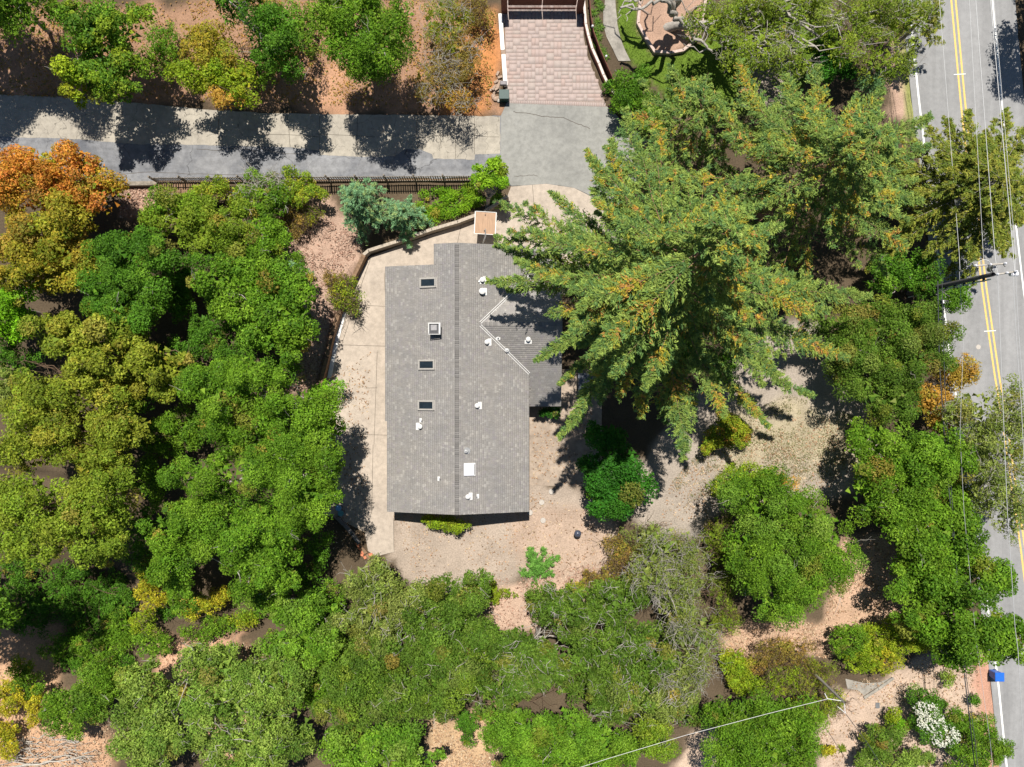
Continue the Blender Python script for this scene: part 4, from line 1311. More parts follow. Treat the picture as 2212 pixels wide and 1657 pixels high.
def wood_mesh(base, tips, h, rng, nl, tw, ctr, tr=None, sides=6, fine=None):
    """trunk, limbs to a choice of clumps, and fine twigs that poke out of the crown"""
    m = Mesh()
    tr = tr or 0.05 + 0.022 * h
    fork = np.array([ctr[0] * 0.35 + base[0] * 0.65, ctr[1] * 0.35 + base[1] * 0.65, base[2] + h * 0.34])
    m.tube(bend((base[0], base[1], base[2] - 0.3), fork, 5, rng, 0.02), np.linspace(tr * 1.25, tr * 0.85, 5), 8)
    if len(tips):
        for i in rng.choice(len(tips), min(nl, len(tips)), replace=False):
            e = tips[i] - np.array([0, 0, 0.45])
            pth = bend(fork, e, 7, rng, 0.05)
            m.tube(pth, np.linspace(tr * 0.55, 0.016, 7), 5)
            for _ in range(2):
                s_ = pth[rng.integers(2, 5)]
                e2 = tips[rng.integers(len(tips))]
                v = e2 - s_
                L_ = np.linalg.norm(v)
                if L_ > 3.0:
                    v *= 3.0 / L_
                m.tube(bend(s_, s_ + v, 5, rng, 0.09), np.linspace(tr * 0.22 + .012, 0.012, 5), 4)
        nt = int(len(tips) * tw)
        for i in rng.integers(0, len(tips), nt):
            s_ = tips[i] + rng.normal(size=3) * 0.25
            v = np.array([*rng.normal(size=2) * 0.5, rng.uniform(0.1, 0.6)])
            v *= rng.uniform(0.5, 1.3) / (np.linalg.norm(v) + 1e-6)
            pth = bend(s_, s_ + v, 4, rng, 0.12)
            fine.tube(pth, np.linspace(0.024, 0.008, 4), 3)
            if rng.random() < 0.7:
                e2 = pth[2] + np.array([*rng.normal(size=2) * 0.35, rng.uniform(0, 0.3)])
                fine.tube(bend(pth[1], e2, 3, rng, 0.1), np.linspace(0.018, 0.007, 3), 3)
    return m

SEED = [100]
def plant(name, label, cat, spec, pal, lobes, h, group=None, dmul=1.0, squat=0.36, base=None, alt=None, altp=0.25, tr=None, zc=None, limbs=None, tw=None, bark=None):
    """lobes in survey units as seen: (x, y, rx, ry[, palette])"""
    SEED[0] += 1
    rng = np.random.default_rng(SEED[0])
    sp = SPEC[spec]
    mx = sum(l[0] for l in lobes) / len(lobes)
    my = sum(l[1] for l in lobes) / len(lobes)
    g0 = gh(*P(mx, my, h * 0.6)[:2])
    W_ = []
    full = []
    for l in lobes:
        full.append((l[0], l[1], l[2] * .92, l[3] * .92, l[4] if len(l) > 4 else None, 0.0))
        if min(l[2], l[3]) > 24:
            for _ in range(rng.integers(2, 5)):
                a_ = rng.uniform(0, 6.283)
                q_ = rng.uniform(.62, 1.0)
                k_ = rng.uniform(.30, .55)
                full.append((l[0] + l[2] * q_ * math.cos(a_), l[1] + l[3] * q_ * math.sin(a_), l[2] * k_, l[3] * k_, l[4] if len(l) > 4 else None, rng.uniform(-.20, .03)))
    for l in full:
        rz = h * squat * rng.uniform(0.8, 1.15) * (1.0 if l[5] == 0 else 0.6)
        z = max(g0 + h - rz - h * rng.uniform(0.0, 0.14) + l[5] * h, g0 + 0.3 * rz) if zc is None else g0 + zc
        x, y, _ = P(l[0], l[1], z + 0.35 * rz)
        f = (CAM_Z - z - 0.35 * rz) / CAM_Z * K
        W_.append((x, y, z, l[2] * f, l[3] * f, rz, l[4]))
    bx_, by_, _ = P(*(base or (mx, my)), (0 if base else h * 0.55))
    bz_ = gh(bx_, by_)
    root = empty(name, (bx_, by_, bz_), label, cat, group)
    cm, tips = crown_mesh(W_, pal, sp, rng, dmul, alt, altp)
    ctr = np.mean(np.array([w[:3] for w in W_]), 0)
    tree = cat == 'tree'
    fine = Mesh()
    wm = wood_mesh((bx_, by_, bz_), tips, h, rng, limbs or sp['limbs'], sp['tw'] if tw is None else tw, ctr, tr or (None if tree else 0.04 + 0.008 * h), fine=fine)
    off = np.array([bx_, by_, bz_])
    wm.obj('trunk' if tree else 'stems', M[bark or sp['bark'].replace('pale', 'grey')], root, True, off)
    cm.obj('crown' if tree else 'foliage', M['leaf'], root, False, off)
    if fine.V:
        fine.obj('twigs', M[bark or sp['bark']], root, True, off)['kind'] = 'stuff'
    return root

TREES = [
    # north bank
    ('sycamore_tree', 'green tree with yellow leaf tips on the bank above the lane, at its west end', 'broad', 'mixleft', [(235, 60, 85, 60), (215, 130, 75, 60), (165, 175, 35, 35, 'ygreen'), (235, 190, 50, 28), (180, 60, 45, 45), (130, 30, 40, 30)], 8.5, dict(alt='ygreen', altp=.18)),
    ('amber_tree', 'yellow and orange autumn tree on the bank above the lane', 'maple', 'amber', [(450, 95, 50, 50), (500, 165, 48, 48, 'ygreen'), (425, 165, 45, 42, 'ygreen'), (490, 218, 52, 22, 'rust'), (470, 130, 50, 45)], 7.0, dict(dmul=.8, tw=.5)),
    ('bank_tree', 'dark green tree on the bank between the amber tree and the round green tree', 'broad', 'lush', [(600, 50, 45, 65), (615, 130, 30, 45), (520, 12, 80, 36), (570, 90, 40, 50)], 9.5, {}),
    ('round_tree', 'full rounded green tree overhanging the bank in the middle of the lane', 'fine', 'green', [(770, 45, 75, 65), (840, 75, 60, 65), (735, 100, 50, 55), (800, 120, 70, 48), (715, 40, 45, 40)], 11.0, {}),
    ('dry_tree', 'brownish half-bare tree with pale twigs on the bank beside the round green tree', 'thin', 'brown', [(960, 45, 58, 60, 'olive'), (1000, 110, 48, 60), (945, 170, 60, 45), (985, 215, 45, 28, 'rust')], 4.0, dict(dmul=1.3, bark='bark_grey')),
    # left of the yard
    ('orange_maple', 'large bright orange maple at the west end of the picket fence', 'maple', 'orange', [(60, 365, 70, 62), (150, 355, 62, 50), (205, 415, 52, 55), (110, 430, 80, 45), (20, 420, 45, 60)], 8.0, dict(alt='ygreen', altp=.12)),
    ('yellow_maple', 'yellow-orange maple just below the bright orange one', 'maple', 'amber', [(55, 520, 72, 65), (135, 545, 60, 70), (60, 600, 65, 42), (160, 470, 45, 40)], 7.5, {}),
    ('lime_tree', 'vivid lime green tree at the edge below the yellow-orange maple', 'broad', 'lime', [(8, 690, 52, 62), (40, 650, 30, 30)], 7.0, {}),
    ('saturated_tree', 'deep green tree between the yellow-orange maple and the olive oak', 'fine', 'lush', [(270, 555, 85, 62), (225, 620, 52, 66), (320, 640, 68, 60), (330, 540, 50, 45), (270, 690, 70, 45)], 8.5, dict(alt='bright', altp=.2)),
    ('yard_tree', 'mid green tree with olive shades south of the timber landing', 'fine', 'oliveg', [(390, 470, 75, 50), (470, 500, 80, 55), (360, 430, 40, 36, 'green')], 5.5, dict(alt='green', altp=.4)),
    ('yard_tree', 'loose green tree with bare grey twigs beside the pink leaf litter', 'oak', 'green', [(560, 500, 55, 50), (590, 440, 40, 35), (540, 560, 60, 40)], 5.0, dict(alt='brown', altp=.15)),
    ('glossy_tree', 'lush dark green tree overhanging the pink leaf litter near the timber wall', 'broad', 'green', [(590, 600, 70, 55), (635, 665, 60, 68), (540, 660, 78, 75), (590, 730, 70, 52), (480, 600, 55, 50)], 8.0, dict(alt='lush', altp=.4)),
    ('olive_oak', 'olive yellow oak whose crown is the uppermost of three yellowish ones', 'maple', 'olive', [(135, 715, 78, 52), (240, 715, 88, 55), (335, 785, 58, 58), (240, 790, 85, 52)], 9.0, {}),
    ('olive_oak', 'broad yellow-green oak in the middle of three yellowish crowns', 'maple', 'olive', [(90, 880, 95, 75), (230, 890, 80, 75), (55, 970, 65, 62), (200, 990, 85, 60)], 9.5, dict(alt='oliveg', altp=.3)),
    ('olive_oak', 'olive green oak, lowest of three yellowish crowns, above the dark hollow', 'maple', 'oliveg', [(75, 1085, 78, 66), (200, 1090, 80, 70), (110, 1160, 85, 55), (215, 1170, 55, 45), (20, 1150, 50, 60)], 14.0, dict(alt='olive', altp=.3)),
    ('live_oak', 'green oak with bare gaps west of the drive, level with the skylights', 'fine', 'green', [(470, 850, 85, 72), (560, 830, 75, 60), (640, 890, 75, 58), (520, 925, 80, 60), (695, 930, 48, 48), (700, 880, 36, 36)], 10.5, {}),
    ('live_oak', 'wide green oak west of the drive, level with the roof hatch', 'fine', 'green', [(450, 1040, 90, 70), (570, 1010, 90, 65), (660, 1050, 68, 66), (620, 960, 50, 40), (698, 985, 44, 46), (690, 1060, 40, 46)], 12.0, dict(alt='bright', altp=.25)),
    ('live_oak', 'bright green oak above the yellow shrubs, south-west of the drive', 'fine', 'green', [(390, 1140, 90, 62), (520, 1150, 95, 72), (610, 1160, 60, 80), (380, 1205, 65, 50), (560, 1235, 70, 48), (640, 1110, 45, 50)], 11.0, dict(alt='bright', altp=.45)),
    # lower left
    ('valley_tree', 'light green tree below the yellow shrubs', 'broad', 'bright', [(620, 1320, 62, 52), (690, 1340, 55, 58), (560, 1290, 50, 40, 'green'), (640, 1390, 70, 48)], 6.5, dict(alt='pale', altp=.4)),
    ('teal_tree', 'cool green rounded tree next to the dry branches in the bottom corner', 'fine', 'green', [(165, 1520, 62, 52), (215, 1475, 50, 42), (130, 1560, 45, 40)], 5.0, dict(alt='pale', altp=.2)),
    ('pale_oak', 'pale green open oak with tan litter showing, beside the cool green tree', 'oak', 'pale', [(300, 1470, 68, 45), (380, 1530, 85, 62), (460, 1440, 75, 52), (330, 1610, 85, 50), (300, 1545, 50, 40)], 6.5, dict(dmul=.85)),
    ('pale_oak', 'pale green open oak on the bottom edge below the light green tree', 'oak', 'pale', [(520, 1520, 85, 66), (600, 1470, 72, 55), (610, 1590, 85, 58), (480, 1620, 80, 45), (560, 1650, 80, 40)], 7.5, dict(dmul=.95, alt='lush', altp=.12)),
    # bottom centre
    ('grey_oak', 'grey-green twiggy oak at the south-west tip of the gravel yard', 'oak', 'grey', [(795, 1260, 65, 50), (865, 1300, 60, 48), (815, 1335, 70, 45), (800, 1390, 55, 40)], 6.5, dict(tw=1.4)),
    ('dense_oak', 'dense olive oak bordering the south edge of the gravel yard', 'oak', 'oak', [(940, 1320, 80, 58), (1000, 1370, 62, 58), (1025, 1290, 38, 46), (890, 1390, 80, 55), (960, 1430, 70, 45)], 7.0, dict(dmul=1.15)),
    ('dense_oak', 'broad olive oak between the pale oak and the bare soil gap at the bottom', 'oak', 'oak', [(775, 1455, 78, 62), (860, 1500, 90, 62), (950, 1490, 75, 60), (760, 1530, 60, 48), (1010, 1450, 55, 60)], 7.5, dict(dmul=1.15, alt='oliveg', altp=.3)),
    ('bright_tree', 'bright light green tree on the bottom edge under the broad olive oak', 'broad', 'bright', [(750, 1610, 66, 50), (850, 1600, 72, 50), (900, 1650, 60, 36), (800, 1660, 70, 30)], 5.5, dict(alt='pale', altp=.3)),
    ('twig_oak', 'green oak flecked with pale twigs east of the dense olive oak', 'oak', 'oak', [(1115, 1410, 75, 66), (1190, 1440, 62, 60), (1100, 1480, 60, 42), (1180, 1305, 46, 40), (1245, 1340, 40, 52)], 6.5, dict(tw=1.6)),
    ('twig_oak', 'green oak with heavy bare pale limbs beside the dead grey tree', 'oak', 'oak', [(1335, 1305, 62, 55), (1350, 1380, 58, 60), (1290, 1420, 75, 62), (1390, 1440, 66, 60), (1340, 1500, 85, 55), (1430, 1510, 50, 48, 'grey')], 7.0, dict(tw=1.8, dmul=1.1)),
    ('dead_tree', 'grey almost leafless tree with pale twigs south of the parking', 'twiggy', 'grey', [(1470, 1260, 70, 85), (1510, 1390, 58, 85), (1430, 1180, 62, 48), (1480, 1460, 60, 45), (1400, 1240, 50, 50)], 7.5, {}),
    ('bottom_tree', 'rich green tree on the bottom edge under the oak with pale limbs', 'fine', 'bright', [(1110, 1580, 72, 58), (1210, 1585, 90, 62), (1320, 1610, 85, 48), (1200, 1650, 120, 30), (1410, 1590, 50, 50, 'oliveg')], 6.5, dict(alt='green', altp=.5)),
    ('bottom_tree', 'rich green tree on the bottom edge beneath the white service wire', 'fine', 'green', [(1590, 1560, 72, 58), (1680, 1555, 75, 55), (1620, 1630, 105, 45), (1730, 1610, 50, 45)], 7.0, dict(alt='bright', altp=.3)),
    ('shimmer_tree', 'large rounded green tree with small glinting leaves south of the dry grass', 'fine', 'green', [(1640, 1090, 82, 66), (1730, 1130, 85, 80), (1635, 1200, 75, 80), (1700, 1280, 88, 72), (1785, 1180, 66, 90)], 9.0, dict(alt='pale', altp=.35)),
    # along the road
    ('roadside_tree', 'green tree by the road just below the orange-brown bush', 'broad', 'green', [(1910, 970, 72, 62), (1985, 1020, 85, 72), (1890, 1060, 58, 72), (2040, 970, 62, 66), (1960, 1110, 90, 62)], 8.0, dict(alt='bright', altp=.3)),
    ('roadside_tree', 'green tree spreading to the road edge above the blue bin', 'broad', 'green', [(2050, 1160, 85, 76), (2000, 1240, 66, 60), (2090, 1260, 85, 72), (2080, 1360, 85, 66), (2160, 1370, 58, 52), (2010, 1350, 60, 50)], 8.0, dict(alt='lush', altp=.35)),
    ('hedge_tree', 'olive green tree between the second conifer and the orange-brown bush', 'fine', 'oak', [(1840, 720, 80, 62), (1930, 700, 85, 52), (1965, 780, 85, 62), (1860, 800, 70, 66), (2010, 720, 48, 58), (1920, 860, 75, 48)], 7.0, dict(alt='brown', altp=.12)),
    ('rust_tree', 'small orange-brown tree leaning to the road edge', 'fine', 'rust', [(2070, 810, 46, 42), (2020, 870, 42, 42), (2040, 910, 34, 30)], 5.5, dict(dmul=.8)),
    ('open_oak', 'sparse grey-green oak spreading over the yellow road lines', 'sparse', 'grey', [(2120, 890, 66, 60), (2165, 960, 56, 80), (2100, 990, 56, 46), (2150, 1060, 60, 60), (2190, 880, 40, 60), (2185, 1120, 40, 50)], 8.0, dict(dmul=1.6, limbs=14)),
    ('pittosporum_tree', 'bright green tree around the foot of the power pole', 'broad', 'lush', [(1930, 585, 52, 40), (1980, 590, 40, 40), (2062, 640, 34, 36), (2010, 625, 36, 26), (1905, 610, 36, 30)], 4.6, dict(alt='bright', altp=.3)),
    ('spreading_oak', 'wide sparse oak with pale twisted limbs over the lawn at the top', 'sparse', 'oliveg', [(1530, 50, 55, 50), (1620, 30, 85, 45), (1720, 30, 85, 50), (1830, 60, 85, 62), (1910, 40, 75, 50), (1620, 100, 76, 45), (1700, 135, 50, 36), (1910, 130, 60, 50), (1980, 20, 40, 50)], 8.0, dict(base=(1440, 58), limbs=26, tr=0.34, dmul=1.35, alt='grey', altp=.3, tw=1.0)),
    ('fountain_tree', 'small dark saturated green tree in the shade beside the patio', 'broad', 'dark', [(1310, 945, 42, 40), (1335, 1000, 66, 55), (1290, 1050, 42, 40), (1370, 1050, 45, 50), (1330, 1095, 52, 36), (1290, 1080, 30, 22, 'bright')], 5.5, {}),
    ('lollipop_tree', 'small bright green tree with a thin trunk at the drive entrance', 'broad', 'ivy', [(1060, 375, 38, 28), (1040, 390, 26, 22), (1075, 395, 24, 22), (1055, 400, 30, 18)], 4.6, dict(base=(1052, 455), squat=.17, dmul=1.2, bark='bark_grey')),
]
for nm, lb, sp_, pal_, lobes_, h_, kw in TREES:
    plant(nm, lb, 'tree', sp_, pal_, lobes_, h_, **kw)

SHRUBS = [
    ('fence_shrub', 'leafy green shrub against the picket fence next to the landing', 'shrub', 'mixed', [(465, 400, 40, 24), (500, 415, 40, 24), (440, 420, 34, 24)], 3.0, {}),
    ('fence_shrub', 'green shrub with pale bare branches in the middle of the picket fence', 'thin', 'green', [(555, 390, 40, 24), (585, 410, 40, 28), (540, 420, 30, 24)], 3.0, dict(dmul=1.8, bark='bark_pale')),
    ('fence_shrub', 'green shrub at the picket fence beside the blue cedar', 'shrub', 'mixed', [(640, 385, 36, 24), (665, 405, 34, 28), (625, 420, 32, 26)], 3.0, dict(dmul=.8)),
    ('wall_shrub', 'sparse olive shrub hanging over the brown timber wall', 'thin', 'mixed', [(735, 625, 38, 32), (760, 650, 30, 28), (720, 600, 30, 24, 'brown')], 1.7, dict(dmul=1.3)),
    ('lime_sapling', 'vivid lime sapling reaching out of the trees over the drive', 'shrub', 'lime', [(715, 838, 30, 18), (690, 855, 28, 20), (735, 825, 18, 10)], 3.0, dict(dmul=.8)),
    ('grey_bush', 'grey-green bush at the west edge between the olive oaks', 'shrub', 'grey', [(10, 850, 40, 40)], 5.0, {}),
    ('hollow_shrub', 'low green thicket deep in the shade of the lowest olive oak', 'shrub', 'lush', [(110, 1290, 85, 48), (190, 1330, 60, 55), (60, 1340, 50, 40), (230, 1270, 45, 45)], 2.4, dict(dmul=.6)),
    ('hollow_shrub', 'green shrub at the lower end of the dark hollow', 'shrub', 'green', [(210, 1400, 60, 40), (140, 1400, 50, 36), (260, 1360, 40, 50)], 2.4, dict(dmul=.6)),
    ('yellow_shrub', 'yellow shrub at the edge of the dark hollow', 'shrub', 'yellow', [(325, 1245, 36, 34), (330, 1295, 34, 32), (305, 1340, 30, 26, 'ygreen')], 3.0, dict(dmul=.7)),
    ('yellow_shrub', 'yellow shrub hanging under the bright green oak', 'shrub', 'yellow', [(450, 1300, 44, 24), (480, 1285, 36, 22), (420, 1325, 32, 20), (545, 1270, 26, 14)], 3.0, dict(dmul=.6)),
    ('green_shrub', 'green shrub between the two yellow shrubs', 'shrub', 'green', [(385, 1265, 34, 48), (400, 1310, 30, 30)], 3.0, dict(dmul=.8)),
    ('yellow_bush', 'yellow and green bush on the west edge above the dry branches', 'shrub', 'yellow', [(18, 1510, 34, 50), (60, 1475, 30, 36, 'green'), (10, 1590, 34, 40), (75, 1530, 26, 40), (40, 1440, 36, 24, 'mixed')], 2.5, dict(dmul=.7)),
    ('round_shrub', 'small round green shrub on bare soil at the bottom middle', 'shrub', 'lush', [(1005, 1560, 26, 28), (1010, 1590, 20, 20)], 2.4, {}),
    ('heather_shrub', 'yellow-green shrub patch at the foot of the glinting green tree, by the dry grass', 'shrub', 'ygreen', [(1600, 1030, 50, 28), (1560, 1050, 34, 26, 'mixed'), (1660, 1025, 40, 22), (1700, 1040, 30, 20, 'rust')], 2.2, dict(dmul=.6)),
    ('red_leaf_shrub', 'yellow, green and red bush below the lowest conifer branches', 'shrub', 'red', [(1565, 935, 44, 34), (1540, 955, 30, 28), (1595, 925, 28, 26)], 2.2, {}),
    ('mulch_shrub', 'yellow-green bush on the bare soil left of the roadside trees', 'shrub', 'ygreen', [(1830, 1385, 45, 38, 'green'), (1900, 1380, 55, 40), (1960, 1390, 50, 34), (1860, 1430, 40, 26)], 3.2, dict(dmul=.75)),
    ('mulch_shrub', 'golden yellow bush just above the short grey footpath', 'shrub', 'yellow', [(1900, 1430, 44, 30), (1870, 1400, 30, 26, 'ygreen')], 3.0, dict(dmul=.6, alt='ygreen', altp=.6)),
    ('twig_shrub', 'brownish twiggy shrub between the glinting tree and the grey footpath', 'thin', 'olive', [(1700, 1410, 66, 40, 'brown'), (1745, 1460, 60, 45), (1690, 1470, 50, 40, 'ygreen')], 2.8, dict(dmul=1.2)),
    ('twig_shrub', 'loose yellow-green shrub under the thin grey service pole', 'thin', 'ygreen', [(1765, 1535, 48, 36), (1790, 1510, 40, 28, 'mixed'), (1740, 1520, 30, 30)], 2.4, dict(dmul=1.2)),
    ('edge_bush', 'dark rich green bush under the spreading oak', 'broad', 'dark', [(1790, 110, 40, 38), (1800, 150, 36, 30)], 3.8, dict(dmul=1.2)),
    ('edge_bush', 'teal green bush on the soil strip beside the road', 'shrub', 'teal', [(1875, 182, 32, 18), (1900, 172, 18, 14)], 2.0, {}),
    ('cone_bush', 'upper of two bushy green shrubs beside the curved garden wall', 'fine', 'lush', [(1360, 185, 38, 40), (1345, 215, 28, 26)], 3.6, dict(alt='green', altp=.5)),
    ('cone_bush', 'lower of two bushy green shrubs beside the curved garden wall', 'fine', 'green', [(1400, 235, 42, 40), (1420, 270, 32, 30)], 3.6, dict(alt='lush', altp=.5)),
    ('small_bush', 'small dark green bush at the end of the garden walk', 'shrub', 'lush', [(1316, 180, 18, 15)], 1.2, {}),
    ('house_shrub', 'yellow-green shrub growing from under the south eave of the house', 'shrub', 'ygreen', [(950, 1128, 34, 15), (985, 1138, 32, 22), (925, 1122, 16, 10)], 1.7, dict(dmul=1.2)),
    ('house_shrub', 'dark green shrub at the inner corner of the house by the patio', 'shrub', 'dark', [(1180, 893, 22, 14), (1200, 885, 14, 20)], 1.4, {}),
    ('low_shrub', 'low yellow-green ground shrub at the tip of the gravel yard', 'shrub', 'ygreen', [(1045, 1270, 34, 16), (1085, 1283, 34, 14), (1060, 1295, 26, 10)], 0.8, {}),
    ('low_shrub', 'ragged green and orange low shrub beside the feathery juniper', 'shrub', 'mixed', [(1250, 1270, 40, 18), (1220, 1285, 30, 14), (1290, 1245, 40, 22, 'brown')], 1.0, dict(dmul=.5)),
    ('brown_shrub', 'brown bare shrub between the gravel yard and the dead grey tree', 'thin', 'brown', [(1345, 1195, 46, 34), (1390, 1165, 46, 34, 'grey'), (1320, 1240, 40, 26)], 1.8, dict(dmul=1.0)),
    ('ivy_patch', 'bright yellow-green ivy covering the bank below the picket fence', 'shrub', 'ivy', [(945, 455, 40, 24), (985, 440, 42, 24), (1020, 430, 28, 20), (1000, 415, 46, 18), (950, 420, 46, 20), (910, 470, 26, 16), (1075, 430, 18, 16)], 0.7, dict(squat=.5, tw=0)),
    ('soil_shrub', 'pale variegated shrub on the bare soil near the blue bin', 'shrub', 'pale', [(2046, 1466, 18, 18)], 1.2, dict(dmul=1.2)),
    ('soil_shrub', 'small clipped dark green shrub crossed by the dark cables', 'shrub', 'lush', [(2103, 1510, 14, 18)], 1.1, dict(dmul=1.3)),
    ('corner_shrub', 'bright yellow-green bush left of the white flowering bush', 'shrub', 'ygreen', [(1928, 1545, 22, 22), (1940, 1570, 22, 26, 'lime')], 2.0, {}),
    ('corner_shrub', 'olive green shrub below the bright yellow-green bush', 'shrub', 'oak', [(1910, 1600, 46, 34), (1960, 1640, 56, 26, 'pale'), (1880, 1640, 40, 24)], 2.4, dict(alt='pale', altp=.3)),
    ('corner_shrub', 'dark green shrub mass at the roadside bottom corner', 'shrub', 'green', [(2110, 1585, 50, 44), (2070, 1560, 36, 30), (2140, 1630, 50, 34), (2090, 1640, 50, 30)], 3.0, {}),
    ('soil_bush', 'small golden bush on bare soil on the bottom edge', 'shrub', 'yellow', [(1788, 1622, 20, 18)], 1.0, {}),
    ('verge_shrub', 'olive shrub at the road edge under the sparse grey oak', 'shrub', 'mixed', [(2060, 1120, 40, 40), (2085, 1060, 26, 30)], 3.0, dict(dmul=.8)),
    ('fern_shrub', 'green shrubs in the shade between the pergola and the tallest conifer', 'shrub', 'lush', [(1370, 760, 60, 35), (1470, 740, 50, 40), (1560, 800, 40, 40)], 1.6, dict(dmul=.6)),
    ('gate_shrub', 'brown shrub by the gate on the orange leaf bank', 'thin', 'brown', [(1040, 40, 34, 30), (1020, 10, 36, 24)], 2.0, dict(dmul=1.4)),
    ('understory_shrub', 'dark green undergrowth between the deep green tree and the litter-side tree', 'shrub', 'lush', [(400, 590, 50, 52), (385, 650, 40, 40)], 4.0, dict(dmul=.6)),
    ('understory_shrub', 'dark green undergrowth below the overhanging lush tree by the timber wall', 'shrub', 'lush', [(450, 715, 55, 48), (500, 770, 50, 34), (400, 760, 40, 40)], 4.0, dict(dmul=.6)),
    ('understory_shrub', 'green undergrowth between the middle yellowish crown and the oaks by the drive', 'shrub', 'green', [(400, 940, 48, 60), (345, 950, 40, 60), (330, 1040, 40, 50)], 4.0, dict(dmul=.6)),
    ('understory_shrub', 'green undergrowth at the west edge under the uppermost yellowish crown', 'shrub', 'lush', [(30, 785, 50, 40), (300, 860, 40, 30)], 4.5, dict(dmul=.6)),
    ('understory_shrub', 'dark green thicket filling the gap between the drive-side oaks and the yellow crowns', 'shrub', 'lush', [(310, 1130, 44, 46), (300, 1200, 40, 40), (620, 800, 46, 30), (690, 1180, 36, 44), (660, 1240, 50, 30)], 4.0, dict(dmul=.5)),
    ('understory_shrub', 'green thicket between the light green tree and the grey-green twiggy oak', 'shrub', 'green', [(715, 1420, 40, 60), (690, 1500, 46, 50), (720, 1290, 30, 40), (600, 1430, 46, 30)], 4.0, dict(dmul=.5)),
    ('understory_shrub', 'shaded green thicket between the twiggy oaks at the bottom', 'shrub', 'oak', [(1050, 1390, 34, 50), (1240, 1480, 50, 40), (1060, 1530, 40, 30), (1440, 1400, 34, 60), (1490, 1540, 44, 30)], 4.0, dict(dmul=.5)),
    ('understory_shrub', 'dark green thicket along the upper rim of the dark hollow', 'shrub', 'lush', [(40, 1230, 50, 30), (140, 1235, 50, 26), (30, 1020, 40, 36), (270, 1300, 30, 40), (360, 1320, 34, 24), (250, 1440, 40, 34), (160, 1440, 40, 26)], 2.2, dict(dmul=.5)),
    ('understory_shrub', 'dim green undergrowth under the bank trees beside the round green tree', 'shrub', 'green', [(650, 60, 36, 60), (560, 150, 36, 50), (350, 100, 40, 60)], 2.0, dict(dmul=.4)),
    ('fringe_shrub', 'yellowish green fringe between the dead grey tree and the glinting tree', 'thin', 'oliveg', [(1550, 1160, 34, 55), (1560, 1260, 30, 65), (1575, 1340, 30, 36)], 3.0, dict(dmul=1.8)),
    ('hollow_shrub', 'green shrub on the tan litter below the yellow shrubs', 'shrub', 'green', [(470, 1355, 46, 26), (530, 1340, 40, 24, 'ygreen'), (420, 1375, 40, 24), (330, 1385, 40, 30)], 1.6, dict(dmul=.5)),
    ('fringe_shrub', 'lime green shrub on the soil below the dead grey tree', 'shrub', 'ygreen', [(1590, 1440, 34, 40), (1620, 1480, 30, 28)], 2.0, dict(dmul=.8)),
    ('litter_shrub', 'ragged olive shrub at the top of the pink leaf litter', 'thin', 'mixed', [(640, 480, 40, 34, 'brown'), (670, 460, 30, 26)], 1.8, dict(dmul=1.2)),
]
for nm, lb, sp_, pal_, lobes_, h_, kw in SHRUBS:
    plant(nm, lb, 'shrub', sp_, pal_, lobes_, h_, **kw)

# trees just outside the picture whose shade falls on the lane and on the road
for nm, lb, gxy, h_, r_ in (('shade_tree', 'tall green tree beyond the corner, shading the west end of the lane', [(20, 75), (90, 95), (10, 150)], 12, 84), ('shade_tree', 'tall green tree beyond the edge, shading the lane under the yellow-tipped tree', [(150, 110), (205, 135)], 12, 72), ('verge_tree', 'tall green tree across the road, shading the far lane at the top', [(2195, -20), (2185, 50), (2175, 95)], 11, 56), ('shade_tree', 'tall green tree beyond the west edge, shading the dark hollow', [(20, 1180), (85, 1190), (150, 1205), (195, 1220)], 18, 70)):
    f = CAM_Z / (CAM_Z - h_ * 0.8)
    plant(nm, lb, 'tree', 'broad', 'green', tr=.14, base=(-70, 1150) if h_ == 18 else None, lobes=[(CX + (a - CX) * f, CY + (b - CY) * f, r_ * f, r_ * f) for a, b in gxy], h=h_, dmul=.6)

# the bare left limbs of the big oak; their shade crosses the lawn
rng = np.random.default_rng(77)
oak = [o for o in bpy.data.objects if o.name.startswith('spreading_oak')][0]
lm = Mesh()
def gp(dx, dy, z):
    a = G(dx, dy)
    return (a[0] - oak.location.x, a[1] - oak.location.y, z)
for pts, ra in (([(1440, 58, 2.5), (1405, 45, 5.5), (1378, 25, 7.0), (1352, 5, 7.6), (1335, -30, 8)], .26), ([(1378, 25, 7.0), (1388, -15, 7.8), (1392, -60, 8.4)], .15), ([(1440, 58, 2.5), (1408, 70, 5.8), (1372, 78, 6.6), (1335, 62, 7.0)], .24), ([(1372, 78, 6.6), (1352, 95, 6.9), (1320, 100, 7.1)], .12), ([(1440, 58, 2.5), (1425, 95, 5), (1400, 90, 6.5), (1360, 110, 7.2), (1310, 120, 7.6)], .20), ([(1440, 58, 2.5), (1450, 110, 4.5), (1470, 150, 5.2), (1500, 175, 5.4)], .20), ([(1440, 58, 2.0), (1445, 40, 5), (1470, 0, 7), (1490, -60, 8)], .28)):
    p_ = np.array([gp(*q) for q in pts])
    tt = np.linspace(0, len(p_) - 1, len(p_) * 4)
    pp = np.stack([np.interp(tt, range(len(p_)), p_[:, k]) for k in range(3)], 1)
    pp[1:-1] += rng.normal(size=(len(pp) - 2, 3)) * 0.10
    lm.tube(pp, np.linspace(ra, ra * 0.4, len(pp)), 7)
    for _ in range(4):
        s_ = pp[rng.integers(len(pp) // 2, len(pp))]
        lm.tube(bend(s_, s_ + np.array([*rng.normal(size=2) * 1.2, rng.uniform(0, .5)]), 5, rng, .12), np.linspace(ra * .35, .02, 5), 4)
lm.obj('limb', M['bark_grey'], oak, True)

